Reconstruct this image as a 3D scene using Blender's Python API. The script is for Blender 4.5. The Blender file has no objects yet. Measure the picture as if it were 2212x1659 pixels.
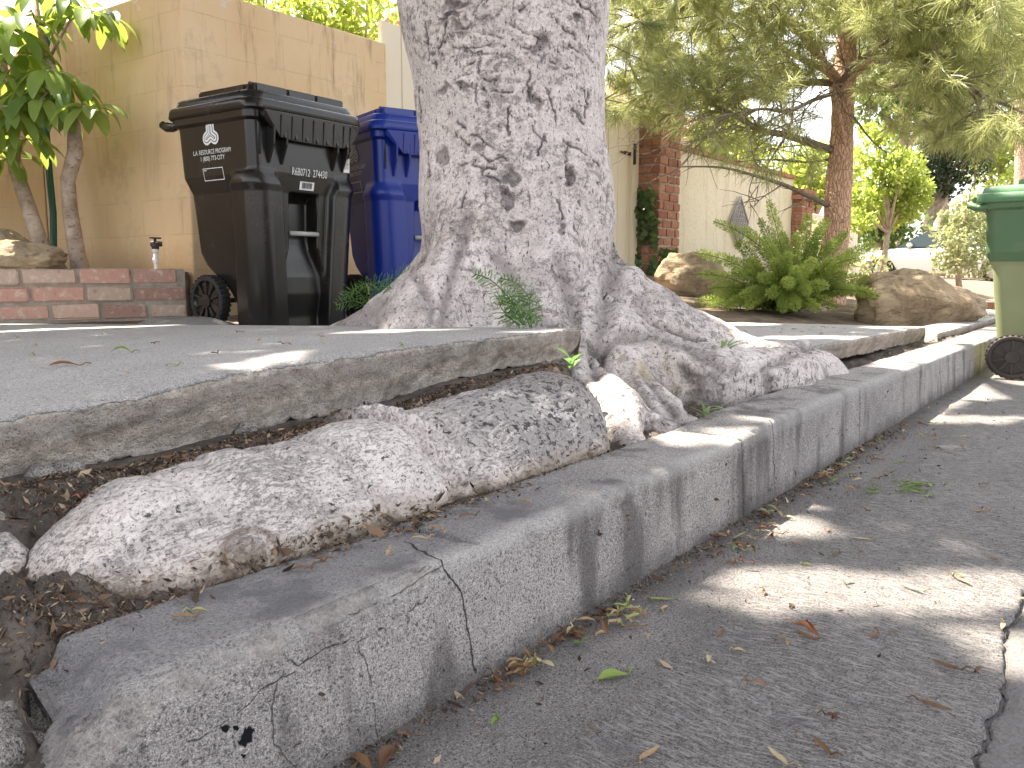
import bpy, bmesh, math, random
import numpy as np
from mathutils import Vector, Matrix
rad = math.radians
random.seed(7)
RNG = np.random.default_rng(11)
scene = bpy.context.scene
COL = scene.collection

# ------------------------------------------------------------------ camera numbers (also used to lay the place out)
CW, CH, CF = 2212, 1659, 1843.0
PSI, PIT, EYE = rad(36.3), rad(7.54), 0.56
Fv = (math.cos(PSI)*math.cos(PIT), math.sin(PSI)*math.cos(PIT), -math.sin(PIT))
Rv = (math.sin(PSI), -math.cos(PSI), 0.0)
Uv = (math.cos(PSI)*math.sin(PIT), math.sin(PSI)*math.sin(PIT), math.cos(PIT))

def at(px, py, x=None, y=None, z=None, d=None):
    """Survey helper: the point of the place seen at a photo position on a known plane / at a known depth."""
    a = (px-CW/2)/CF; b = -(py-CH/2)/CF
    r = [Fv[i]+a*Rv[i]+b*Uv[i] for i in range(3)]
    if z is not None: t = (z-EYE)/r[2]
    elif y is not None: t = y/r[1]
    elif x is not None: t = x/r[0]
    else: t = d
    return Vector((r[0]*t, r[1]*t, EYE+r[2]*t))

# ------------------------------------------------------------------ numpy value noise
def _hash(i, j, k, seed):
    n = (i.astype(np.int64)*374761393 + j.astype(np.int64)*668265263 + k.astype(np.int64)*2147483647 + seed*974711) & 0x7fffffff
    n = (n ^ (n >> 13))*1274126177 & 0x7fffffff
    n = (n ^ (n >> 16))*1103515245 & 0x7fffffff
    return ((n ^ (n >> 15)) & 0xffff)/32767.5-1.0

def vnoise(P, scale=1.0, octaves=1, seed=0, gain=.5):
    """value noise in -1..1 for an (n,3) array"""
    P = np.asarray(P, float)
    if P.ndim == 1: P = P[None]
    out = np.zeros(len(P)); amp = 1.0; tot = 0
    sc = np.broadcast_to(np.asarray(scale, float), (3,)).copy()
    for o in range(octaves):
        Q = P*sc+17.3*o
        I = np.floor(Q); f = Q-I; f = f*f*(3-2*f)
        i, j, k = I[:, 0], I[:, 1], I[:, 2]
        r = 0
        for a in (0, 1):
            for b in (0, 1):
                for c in (0, 1):
                    w = (f[:, 0] if a else 1-f[:, 0])*(f[:, 1] if b else 1-f[:, 1])*(f[:, 2] if c else 1-f[:, 2])
                    r = r+w*_hash(i+a, j+b, k+c, seed+o)
        out += amp*r; tot += amp; amp *= gain; sc = sc*2.03
    return out/tot

def sstep(a, b, x):
    t = np.clip((x-a)/(b-a), 0, 1); return t*t*(3-2*t)

# ------------------------------------------------------------------ objects
def link(o, parent=None):
    COL.objects.link(o)
    if parent is not None: o.parent = parent
    return o

def tag(o, label=None, cat=None, group=None, kind=None):
    if label: o['label'] = label
    if cat: o['category'] = cat
    if group: o['group'] = group
    if kind: o['kind'] = kind
    return o

def empty(name, loc=(0, 0, 0), rz=0, label=None, cat=None, group=None):
    o = bpy.data.objects.new(name, None); o.empty_display_size = .1
    o.location = loc; o.rotation_euler = (0, 0, rz)
    link(o); return tag(o, label, cat, group)

def np_mesh(name, V, Fc, mat=None, parent=None, smooth=False, tint=None, mats=None, midx=None):
    """V (n,3), Fc (m,k) arrays -> object. tint: per-face value stored as a face attribute."""
    V = np.asarray(V, np.float32); Fc = np.asarray(Fc, np.int32)
    me = bpy.data.meshes.new(name)
    m, k = Fc.shape
    me.vertices.add(len(V)); me.vertices.foreach_set('co', V.ravel())
    me.loops.add(m*k); me.loops.foreach_set('vertex_index', Fc.ravel())
    me.polygons.add(m)
    me.polygons.foreach_set('loop_start', np.arange(0, m*k, k, dtype=np.int32))
    me.polygons.foreach_set('loop_total', np.full(m, k, np.int32))
    if smooth: me.polygons.foreach_set('use_smooth', np.ones(m, bool))
    if mats:
        for q in mats: me.materials.append(q)
        if midx is not None: me.polygons.foreach_set('material_index', np.asarray(midx, np.int32))
    elif mat: me.materials.append(mat)
    me.update(calc_edges=True); me.validate()
    if tint is not None and len(me.polygons) == m:
        a = me.attributes.new('tint', 'FLOAT', 'FACE'); a.data.foreach_set('value', np.asarray(tint, np.float32))
    o = bpy.data.objects.new(name, me)
    return link(o, parent)

class MB:
    """collects simple solids, links them as ONE mesh"""
    def __init__(s): s.v = []; s.f = []; s.t = []; s.tint = 0.0; s.sm = []
    def add(s, vs, fs, sm=False):
        n = len(s.v); s.v += [tuple(p) for p in vs]
        for f in fs:
            s.f.append(tuple(i+n for i in f)); s.t.append(s.tint); s.sm.append(sm)
    def box(s, lo, hi, M=None, taper=0.0):
        x0, y0, z0 = lo; x1, y1, z1 = hi
        vs = [Vector(p) for p in ((x0, y0, z0), (x1, y0, z0), (x1, y1, z0), (x0, y1, z0), (x0, y0, z1), (x1, y0, z1), (x1, y1, z1), (x0, y1, z1))]
        if M is not None: vs = [M @ p for p in vs]
        s.add(vs, [(3, 2, 1, 0), (4, 5, 6, 7), (0, 1, 5, 4), (1, 2, 6, 5), (2, 3, 7, 6), (3, 0, 4, 7)])
    def rbox(s, lo, hi, b=.008, M=None, jit=0.0, seg=2):
        """box with bevelled, optionally worn edges"""
        bm = bmesh.new(); bmesh.ops.create_cube(bm, size=1)
        c = [(lo[i]+hi[i])/2 for i in range(3)]; d = [hi[i]-lo[i] for i in range(3)]
        for v in bm.verts: v.co = Vector((c[0]+v.co.x*d[0], c[1]+v.co.y*d[1], c[2]+v.co.z*d[2]))
        bmesh.ops.bevel(bm, geom=bm.edges[:], offset=b, segments=seg, affect='EDGES')
        if jit:
            for v in bm.verts: v.co += Vector((random.uniform(-jit, jit), random.uniform(-jit, jit), random.uniform(-jit, jit)))
        if M is not None: bm.transform(M)
        bm.verts.index_update()
        s.add([v.co for v in bm.verts], [[v.index for v in f.verts] for f in bm.faces], False); bm.free()
    def tube(s, path, rads, n=8, cap=True, sm=True, flat=1.0):
        path = [Vector(p) for p in path]
        if not hasattr(rads, '__len__'): rads = [rads]*len(path)
        base = len(s.v); up = Vector((0, 0, 1)); prev = None; vs = []; fs = []
        for i, p in enumerate(path):
            t = (path[min(i+1, len(path)-1)]-path[max(i-1, 0)])
            t = t.normalized() if t.length > 1e-9 else Vector((0, 0, 1))
            a = prev if prev is not None else (Vector((1, 0, 0)) if abs(t.z) > .9 else up)
            a = a-t*a.dot(t)
            a = a.normalized() if a.length > 1e-6 else t.orthogonal().normalized()
            prev = a; b = t.cross(a)
            for k in range(n):
                w = 2*math.pi*k/n
                vs.append(p+(a*math.cos(w)+b*math.sin(w)*flat)*rads[i])
        for i in range(len(path)-1):
            for k in range(n):
                fs.append((i*n+k, i*n+(k+1) % n, (i+1)*n+(k+1) % n, (i+1)*n+k))
        if cap:
            fs.append(tuple(range(n))[::-1]); fs.append(tuple((len(path)-1)*n+k for k in range(n)))
        s.add(vs, fs, sm)
    def lathe(s, prof, n=24, M=None, sm=True):
        """prof: (r,h) list revolved about local Z"""
        vs = []; fs = []
        for r, h in prof:
            for k in range(n):
                w = 2*math.pi*k/n; vs.append(Vector((r*math.cos(w), r*math.sin(w), h)))
        for i in range(len(prof)-1):
            for k in range(n):
                fs.append((i*n+k, i*n+(k+1) % n, (i+1)*n+(k+1) % n, (i+1)*n+k))
        if M is not None: vs = [M @ p for p in vs]
        s.add(vs, fs, sm)
    def prism(s, poly, h0, h1, M=None):
        """poly in XY, extruded along Z"""
        n = len(poly)
        vs = [Vector((p[0], p[1], h0)) for p in poly]+[Vector((p[0], p[1], h1)) for p in poly]
        if M is not None: vs = [M @ p for p in vs]
        fs = [tuple(range(n))[::-1], tuple(range(n, 2*n))]+[(k, (k+1) % n, n+(k+1) % n, n+k) for k in range(n)]
        s.add(vs, fs)
    def build(s, name, mat, parent=None, fix=True):
        me = bpy.data.meshes.new(name); me.from_pydata(s.v, [], s.f)
        me.polygons.foreach_set('use_smooth', s.sm)
        a = me.attributes.new('tint', 'FLOAT', 'FACE'); a.data.foreach_set('value', np.asarray(s.t, np.float32))
        if mat: me.materials.append(mat)
        if fix:
            bm = bmesh.new(); bm.from_mesh(me); bmesh.ops.recalc_face_normals(bm, faces=bm.faces[:]); bm.to_mesh(me); bm.free()
        me.update()
        o = bpy.data.objects.new(name, me); return link(o, parent)

def copy_tree(o, parent=None):
    c = o.copy(); COL.objects.link(c)
    if parent is not None: c.parent = parent
    for ch in list(o.children): copy_tree(ch, c)
    return c

def text_mesh(lines, mat, name, parent, M, align='CENTER'):
    """lines: (string, size, x, y, xscale); flat lettering laid in local XY and moved by M"""
    vs = []; fs = []
    for st, size, x, y, xs in lines:
        cu = bpy.data.curves.new('t', 'FONT'); cu.body = st; cu.size = size; cu.align_x = align; cu.resolution_u = 3
        ob = bpy.data.objects.new('t', cu); COL.objects.link(ob)
        dg = bpy.context.evaluated_depsgraph_get(); me = bpy.data.meshes.new_from_object(ob.evaluated_get(dg))
        n = len(vs)
        vs += [M @ Vector((v.co.x*xs+x, v.co.y+y, 0)) for v in me.vertices]
        fs += [tuple(i+n for i in p.vertices) for p in me.polygons]
        bpy.data.objects.remove(ob); bpy.data.curves.remove(cu); bpy.data.meshes.remove(me)
    me = bpy.data.meshes.new(name); me.from_pydata(vs, [], fs); me.materials.append(mat); me.update()
    return link(bpy.data.objects.new(name, me), parent)

# ------------------------------------------------------------------ implicit surfaces (numpy surface nets)
def cones_sdf(P, segs, k=.08):
    """smooth union of round cones; segs: (a, ra, b, rb)"""
    acc = None
    for a, ra, b, rb in segs:
        a = np.asarray(a, np.float32); b = np.asarray(b, np.float32); ba = b-a
        h = np.clip(((P-a) @ ba)/max(float(ba @ ba), 1e-9), 0, 1)
        d = np.linalg.norm(P-a-h[:, None]*ba, axis=1)-(ra+(rb-ra)*h)
        if acc is None: acc = d
        else:
            hh = np.clip(.5+.5*(acc-d)/k, 0, 1)
            acc = acc*(1-hh)+d*hh-k*hh*(1-hh)
    return acc

def surface_nets(fn, lo, hi, h):
    nx, ny, nz = [int(math.ceil((hi[i]-lo[i])/h))+1 for i in range(3)]
    gx, gy, gz = np.meshgrid(np.arange(nx), np.arange(ny), np.arange(nz), indexing='ij')
    P = np.stack([lo[0]+gx*h, lo[1]+gy*h, lo[2]+gz*h], -1).reshape(-1, 3).astype(np.float32)
    F = np.concatenate([fn(P[i:i+400000]) for i in range(0, len(P), 400000)]).reshape(nx, ny, nz)
    del P
    S = F < 0
    cx, cy, cz = nx-1, ny-1, nz-1
    cnt = np.zeros((cx, cy, cz), np.int8); pos = np.zeros((cx, cy, cz, 3), np.float32)
    off = [(0, 0, 0), (1, 0, 0), (0, 1, 0), (1, 1, 0), (0, 0, 1), (1, 0, 1), (0, 1, 1), (1, 1, 1)]
    sl = lambda o, A: A[o[0]:o[0]+cx, o[1]:o[1]+cy, o[2]:o[2]+cz]
    for i in range(8):
        for ax in range(3):
            if off[i][ax]: continue
            o2 = list(off[i]); o2[ax] = 1
            A, B = sl(off[i], F), sl(o2, F); ch = (A < 0) != (B < 0)
            t = np.where(ch, A/np.where(ch, A-B, 1), 0)
            cnt += ch
            for q in range(3):
                pos[..., q] += np.where(ch, off[i][q]+(t if q == ax else 0), 0)
    act = cnt > 0
    idx = np.full((cx, cy, cz), -1, np.int64); idx[act] = np.arange(act.sum())
    c = np.stack(np.nonzero(act), -1)
    V = (c+pos[act]/cnt[act][:, None])*h+np.asarray(lo)
    quads = []
    for ax in range(3):
        u, w = (ax+1) % 3, (ax+2) % 3
        A = np.take(S, range(0, S.shape[ax]-1), ax); B = np.take(S, range(1, S.shape[ax]), ax)
        e = np.stack(np.nonzero(A != B), -1)
        e = e[(e[:, u] > 0) & (e[:, w] > 0) & (e[:, u] < [cx, cy, cz][u]) & (e[:, w] < [cx, cy, cz][w])]
        def g(du, dw):
            q = e.copy(); q[:, u] += du; q[:, w] += dw; return idx[q[:, 0], q[:, 1], q[:, 2]]
        Q = np.stack([g(-1, -1), g(0, -1), g(0, 0), g(-1, 0)], -1)
        fl = ~A[e[:, 0], e[:, 1], e[:, 2]]
        Q[fl] = Q[fl][:, ::-1]
        quads.append(Q)
    Q = np.concatenate(quads); Q = Q[(Q >= 0).all(1)]
    return V, Q

def vert_normals(V, Q):
    n = np.cross(V[Q[:, 2]]-V[Q[:, 0]], V[Q[:, 3]]-V[Q[:, 1]])
    N = np.zeros_like(V)
    for k in range(4): np.add.at(N, Q[:, k], n)
    return N/np.maximum(np.linalg.norm(N, axis=1), 1e-9)[:, None]

def grid_faces(nu, nv):
    i, j = np.meshgrid(np.arange(nu-1), np.arange(nv-1), indexing='ij')
    a = (i*nv+j).ravel()
    return np.stack([a, a+nv, a+nv+1, a+1], -1)
# ------------------------------------------------------------------ materials
class NT:
    def __init__(s, name):
        s.m = bpy.data.materials.new(name); s.m.use_nodes = True
        s.t = s.m.node_tree; s.t.nodes.clear()
        s.out = s.t.nodes.new('ShaderNodeOutputMaterial')
        s.tc = s.t.nodes.new('ShaderNodeTexCoord')
        s.obj = s.tc.outputs['Object']
    def n(s, typ, **kw):
        nd = s.t.nodes.new('ShaderNode'+typ)
        for k, v in kw.items(): setattr(nd, k, v)
        return nd
    def put(s, sock, v):
        if isinstance(v, bpy.types.NodeSocket): s.t.links.new(v, sock)
        elif v is not None:
            if sock.type == 'RGBA' and len(v) == 3: v = (*v, 1)
            sock.default_value = v
    def map(s, vec, scale=(1, 1, 1), rot=(0, 0, 0), loc=(0, 0, 0)):
        m = s.n('Mapping'); s.put(m.inputs['Vector'], vec); m.inputs['Scale'].default_value = scale
        m.inputs['Rotation'].default_value = rot; m.inputs['Location'].default_value = loc; return m.outputs[0]
    def noise(s, scale, detail=4, rough=.55, vec=None, dist=0.0, color=False):
        n = s.n('TexNoise'); s.put(n.inputs['Vector'], vec if vec is not None else s.obj)
        n.inputs['Scale'].default_value = scale; n.inputs['Detail'].default_value = detail
        n.inputs['Roughness'].default_value = rough; n.inputs['Distortion'].default_value = dist
        return n.outputs['Color' if color else 'Fac']
    def voro(s, scale, vec=None, feature='F1', out='Distance', rnd=1.0):
        n = s.n('TexVoronoi', feature=feature); s.put(n.inputs['Vector'], vec if vec is not None else s.obj)
        n.inputs['Scale'].default_value = scale; n.inputs['Randomness'].default_value = rnd
        return n.outputs[out]
    def wave(s, scale, vec=None, dist=0, detail=2, dscale=1, direction='X'):
        n = s.n('TexWave', bands_direction=direction); s.put(n.inputs['Vector'], vec if vec is not None else s.obj)
        n.inputs['Scale'].default_value = scale; n.inputs['Distortion'].default_value = dist
        n.inputs['Detail'].default_value = detail; n.inputs['Detail Scale'].default_value = dscale
        return n.outputs['Fac']
    def ramp(s, fac, stops, interp='LINEAR'):
        n = s.n('ValToRGB'); s.put(n.inputs[0], fac); e = n.color_ramp.elements; n.color_ramp.interpolation = interp
        while len(e) < len(stops): e.new(.5)
        for i, (p, c) in enumerate(stops):
            e[i].position = p
            e[i].color = (c, c, c, 1) if not hasattr(c, '__len__') else (*c, 1)
        return n.outputs[0]
    def step(s, fac, a, b):
        """0 below a, 1 above b"""
        n = s.n('MapRange', interpolation_type='SMOOTHSTEP'); s.put(n.inputs[0], fac)
        n.inputs[1].default_value = a; n.inputs[2].default_value = b; n.inputs[3].default_value = 0; n.inputs[4].default_value = 1
        if a > b:
            n.inputs[1].default_value = b; n.inputs[2].default_value = a; n.inputs[3].default_value = 1; n.inputs[4].default_value = 0
        return n.outputs[0]
    def mix(s, fac, a, b, mode='MIX'):
        n = s.n('MixRGB', blend_type=mode); s.put(n.inputs[0], fac); s.put(n.inputs[1], a); s.put(n.inputs[2], b); return n.outputs[0]
    def math(s, op, a, b=0.0, clamp=False):
        n = s.n('Math', operation=op, use_clamp=clamp); s.put(n.inputs[0], a); s.put(n.inputs[1], b); return n.outputs[0]
    def vmath(s, op, a, b=None, scale=None):
        n = s.n('VectorMath', operation=op); s.put(n.inputs[0], a)
        if b is not None: s.put(n.inputs[1], b)
        if scale is not None: s.put(n.inputs['Scale'], scale)
        return n.outputs['Value'] if op in ('DOT_PRODUCT', 'LENGTH', 'DISTANCE') else n.outputs[0]
    def sep(s, vec, ax):
        n = s.n('SeparateXYZ'); s.put(n.inputs[0], vec); return n.outputs[ax]
    def attr(s, name='tint'):
        n = s.n('Attribute'); n.attribute_name = name; return n.outputs['Fac']
    def rand(s):
        return s.n('ObjectInfo').outputs['Random']
    def bump(s, h, strength=.5, dist=.01, normal=None):
        n = s.n('Bump'); s.put(n.inputs['Height'], h); n.inputs['Strength'].default_value = strength; n.inputs['Distance'].default_value = dist
        if normal is not None: s.put(n.inputs['Normal'], normal)
        return n.outputs[0]
    def seg(s, vec, a, b):
        """distance from a 3-D point to the segment ab"""
        ba = (Vector(b)-Vector(a)); L = ba.dot(ba)
        pa = s.vmath('SUBTRACT', vec, tuple(a))
        h = s.math('MULTIPLY', s.vmath('DOT_PRODUCT', pa, tuple(ba)), 1/L, clamp=True)
        q = s.vmath('SCALE', tuple(ba), scale=h)
        return s.vmath('DISTANCE', pa, q)
    def segs(s, vec, lines):
        acc = None
        for pts in lines:
            for a, b in zip(pts[:-1], pts[1:]):
                d = s.seg(vec, a, b); acc = d if acc is None else s.math('MINIMUM', acc, d)
        return acc
    def warp(s, amount, scale, vec=None, detail=2):
        v = vec if vec is not None else s.obj
        c = s.vmath('SUBTRACT', s.noise(scale, detail, .5, v, color=True), (.5, .5, .5))
        return s.vmath('ADD', v, s.vmath('SCALE', c, scale=amount))
    def finish(s, color, rough=.8, normal=None, spec=.3, metal=0.0, transl=None, trans_w=.35, coat=0.0):
        p = s.n('BsdfPrincipled'); s.put(p.inputs['Base Color'], color); s.put(p.inputs['Roughness'], rough)
        p.inputs['Specular IOR Level'].default_value = spec; p.inputs['Metallic'].default_value = metal
        if coat: p.inputs['Coat Weight'].default_value = coat; p.inputs['Coat Roughness'].default_value = .08
        if normal is not None: s.put(p.inputs['Normal'], normal)
        sh = p.outputs[0]
        if transl is not None:
            t = s.n('BsdfTranslucent'); s.put(t.inputs[0], transl)
            mx = s.n('MixShader'); mx.inputs[0].default_value = trans_w
            s.t.links.new(sh, mx.inputs[1]); s.t.links.new(t.outputs[0], mx.inputs[2]); sh = mx.outputs[0]
        s.t.links.new(sh, s.out.inputs[0]); return s.m

def simple(name, col, rough=.5, spec=.4, metal=0.0, var=.08, scale=20, bump=0.0, coat=0.0):
    s = NT(name)
    f = s.noise(scale, 5, .6)
    c = s.mix(f, tuple(x*(1-var) for x in col), tuple(min(1, x*(1+var)) for x in col))
    r = s.math('ADD', s.math('MULTIPLY', s.noise(scale*2.3, 4, .6), .25), rough-.12)
    nb = s.bump(s.noise(scale*6, 3, .6), bump, .003) if bump else None
    return s.finish(c, r, nb, spec, metal, coat=coat)

# concrete -------------------------------------------------------------------
def concrete(name, light, dark, kind):
    s = NT(name)
    big = s.noise(2.2, 6, .6, dist=.4); mid = s.noise(14, 5, .65); fine = s.noise(300, 3, .75); grain = s.noise(620, 2, .7)
    c = s.mix(s.ramp(s.math('ADD', s.math('MULTIPLY', big, .6), s.math('MULTIPLY', mid, .4)), [(.36, 0), (.62, 1)]), dark, light)
    # pale and dark grains of the aggregate
    c = s.mix(s.math('MULTIPLY', s.step(grain, .54, .66), .55), c, tuple(min(1, x*1.75) for x in light))
    c = s.mix(s.math('MULTIPLY', s.step(fine, .49, .36), .80), c, tuple(x*.34 for x in dark))
    pore = s.noise(150, 3, .8); c = s.mix(s.math('MULTIPLY', s.step(pore, .45, .35), .8), c, tuple(x*.35 for x in dark)); c = s.mix(s.math('MULTIPLY', s.step(pore, .56, .66), .6), c, tuple(min(1, x*1.5) for x in light))
    c = s.mix(s.math('MULTIPLY', s.step(grain, .42, .33), .5), c, tuple(x*.4 for x in dark))
    cell = s.n('TexVoronoi'); s.put(cell.inputs['Vector'], s.obj); cell.inputs['Scale'].default_value = 380
    g1 = s.sep(cell.outputs['Color'], 0)
    c = s.mix(s.math('MULTIPLY', s.step(g1, .93, .95), s.math('MULTIPLY', s.step(cell.outputs['Distance'], .5, .3), .55)), c, (.62, .60, .57))
    hgt = s.math('ADD', s.math('MULTIPLY', fine, .8), s.math('MULTIPLY', mid, 1.0))
    if kind == 'kerb':
        # grime runs down the face, darker foot by the gutter, pale worn nose, cracks
        st = s.noise(9, 4, .6, s.map(s.obj, (1, 1, .25)))
        c = s.mix(s.math('MULTIPLY', s.step(st, .48, .66), .72), c, (.10, .09, .092))
        z = s.sep(s.obj, 2); y = s.sep(s.obj, 1); x = s.sep(s.obj, 0)
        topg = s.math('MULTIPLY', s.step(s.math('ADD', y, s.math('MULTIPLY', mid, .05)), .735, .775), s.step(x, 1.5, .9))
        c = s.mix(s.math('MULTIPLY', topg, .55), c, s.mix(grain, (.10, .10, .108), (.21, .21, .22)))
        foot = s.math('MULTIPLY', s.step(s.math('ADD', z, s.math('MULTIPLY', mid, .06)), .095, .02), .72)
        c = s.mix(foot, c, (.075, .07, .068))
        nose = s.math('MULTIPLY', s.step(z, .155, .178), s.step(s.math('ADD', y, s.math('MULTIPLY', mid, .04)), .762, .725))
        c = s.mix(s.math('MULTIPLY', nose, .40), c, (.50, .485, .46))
        sp = s.attr('spall'); c = s.mix(s.math('MULTIPLY', s.math('MULTIPLY', sp, .62), s.step(s.noise(18, 5, .7), .40, .62)), c, s.mix(s.ramp(s.noise(55, 5, .75), [(.36, 0), (.62, 1)]), (.15, .13, .122), (.52, .465, .43)))
        # cracks: x along the kerb, v runs over the nose and down the face
        wx = s.warp(.030, 16); wx = s.warp(.010, 70, wx)
        v = s.math('ADD', s.sep(wx, 2), s.math('SUBTRACT', s.sep(s.obj, 1), .70))
        cb = s.n('CombineXYZ'); s.put(cb.inputs[0], s.sep(wx, 0)); s.put(cb.inputs[2], v); uv = cb.outputs[0]
        L = lambda pts: [(q[0], 0, q[1]) for q in pts]
        dmain = s.segs(uv, [L([(.845, .29), (.825, .235), (.809, .192), (.806, .178), (.839, .133), (.843, .083), (.857, .005)]), L([(2.05, .36), (2.04, .24), (2.025, .19), (2.035, .0)])])
        dfine = s.segs(uv, [L([(.64, .144), (.648, .132), (.653, .099), (.67, .041), (.673, 0)]), L([(.64, .144), (.566, .144), (.557, .15)]), L([(.403, .124), (.441, .113), (.535, .133), (.559, .136)]), L([(.648, .135), (.688, .141), (.77, .146)]),
                            L([(.535, .133), (.53, .07), (.56, .0)]), L([(.809, .185), (.74, .178), (.64, .172)])])
        cr = s.math('MAXIMUM', s.math('MULTIPLY', s.step(dmain, .0024, .0006), .85), s.math('MULTIPLY', s.step(dfine, .0013, .0003), s.math('MULTIPLY', s.step(mid, .42, .54), .6)))
        c = s.mix(cr, c, (.022, .02, .018))
        w3 = s.warp(.020, 90)
        tb = None
        for q, r in (((.493, .697, .092), .0105), ((.470, .697, .113), .0055), ((.480, .697, .108), .003), ((.486, .697, .078), .0028)):
            d = s.step(s.vmath('DISTANCE', w3, q), r, r*.75); tb = d if tb is None else s.math('MAXIMUM', tb, d)
        c = s.mix(tb, c, (.006, .006, .007))
        hgt = s.math('SUBTRACT', hgt, s.math('MULTIPLY', cr, 3.0)); hgt = s.math('ADD', hgt, s.math('MULTIPLY', s.math('MULTIPLY', sp, s.noise(70, 4, .7)), 2.5))
    if kind == 'gutter':
        sw = s.noise(1, 5, .75, s.map(s.warp(.06, 7), (210, 32, 1), (0, 0, rad(-12))))
        y = s.sep(s.obj, 1)
        rough_zone = s.step(s.math('ADD', y, s.math('MULTIPLY', big, .08)), .62, .52)
        br = s.math('MULTIPLY', rough_zone, sw)
        c = s.mix(s.math('MULTIPLY', s.step(br, .50, .60), .75), c, (.46, .432, .422))
        c = s.mix(s.math('MULTIPLY', s.step(sw, .47, .33), s.math('MULTIPLY', rough_zone, .6)), c, (.055, .053, .055))
        c = s.mix(s.math('MULTIPLY', s.step(mid, .52, .66), .35), c, (.09, .088, .09))
        wet = s.step(s.math('ADD', y, s.math('MULTIPLY', mid, .08)), .64, .74)
        c = s.mix(s.math('MULTIPLY', wet, .62), c, (.05, .042, .036))
        hgt = s.math('ADD', hgt, s.math('MULTIPLY', br, 2.6))
    if kind == 'slab':
        # broken edge: pale worn lip, grimy band, then crumbly stony concrete
        dn = s.attr('down'); rag = s.math('ADD', dn, s.math('MULTIPLY', s.math('SUBTRACT', s.noise(11, 5, .65), .5), .35))
        side = s.step(dn, .01, .06)
        st = s.noise(24, 6, .7)
        sc_ = s.mix(s.ramp(st, [(.36, 0), (.58, 1)]), (.42, .355, .305), (.72, .64, .575))
        sc_ = s.mix(s.math('MULTIPLY', s.step(s.noise(7, 5, .7), .52, .62), .45), sc_, (.20, .175, .145))
        band = s.math('MULTIPLY', s.step(rag, .08, .16), s.step(rag, .52, .36))
        sc_ = s.mix(s.math('MULTIPLY', band, .5), sc_, (.22, .195, .175))
        sc_ = s.mix(s.math('MULTIPLY', s.step(fine, .46, .32), .75), sc_, (.05, .042, .035))
        pb = s.n('TexVoronoi'); s.put(pb.inputs['Vector'], s.warp(.02, 40)); pb.inputs['Scale'].default_value = 46
        sc_ = s.mix(s.math('MULTIPLY', s.step(s.sep(pb.outputs['Color'], 0), .86, .88), s.math('MULTIPLY', s.step(pb.outputs['Distance'], .45, .35), .5)), sc_, (.42, .41, .41))
        c = s.mix(side, c, sc_)
        worn = s.math('MULTIPLY', s.step(dn, -.30, -.02), s.step(dn, .08, .03))
        c = s.mix(s.math('MULTIPLY', s.math('MULTIPLY', worn, s.step(s.noise(120, 4, .7), .42, .56)), .7), c, (.17, .165, .16))
        hgt = s.math('ADD', hgt, s.math('MULTIPLY', s.math('MULTIPLY', side, s.noise(60, 5, .75)), 4.0))
    hgt = s.math('ADD', hgt, s.math('MULTIPLY', pore, 1.4))
    nb = s.bump(hgt, 1.0, .0045)
    return s.finish(c, s.math('ADD', s.math('MULTIPLY', mid, .15), .78), nb, .25)

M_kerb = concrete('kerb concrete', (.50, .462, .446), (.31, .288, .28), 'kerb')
M_gutter = concrete('gutter concrete', (.315, .291, .282), (.185, .172, .167), 'gutter')
M_slab = concrete('sidewalk concrete', (.55, .522, .507), (.42, .40, .392), 'slab')
M_pad = concrete('driveway concrete', (.30, .29, .28), (.19, .185, .18), 'plain')
M_rubble = concrete('rubble concrete', (.42, .39, .36), (.20, .185, .17), 'plain')

def asphalt():
    s = NT('asphalt'); f = s.noise(220, 3, .7); v = s.voro(160, out='Color'); b = s.noise(3, 5, .6)
    c = s.mix(b, (.13, .12, .117), (.20, .187, .182))
    c = s.mix(s.math('MULTIPLY', s.step(s.sep(v, 0), .72, .9), .25), c, (.26, .25, .25))
    return s.finish(c, .85, s.bump(s.math('ADD', f, s.voro(160)), .8, .005), .25)
M_asphalt = asphalt()

def soil(name, a, b, sc=18):
    s = NT(name); n1 = s.noise(sc, 8, .7); n2 = s.noise(sc*9, 5, .75)
    c = s.mix(s.ramp(n1, [(.35, 0), (.65, 1)]), a, b)
    c = s.mix(s.math('MULTIPLY', s.step(n2, .56, .66), .5), c, (.22, .15, .10))
    c = s.mix(s.math('MULTIPLY', s.step(n2, .40, .3), .6), c, (.02, .015, .012))
    return s.finish(c, .95, s.bump(s.math('ADD', n1, n2), 1, .012), .15)
M_soil = soil('dark soil', (.085, .072, .063), (.24, .205, .18))
M_earth = soil('garden earth', (.10, .075, .055), (.26, .20, .15), 6)

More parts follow.
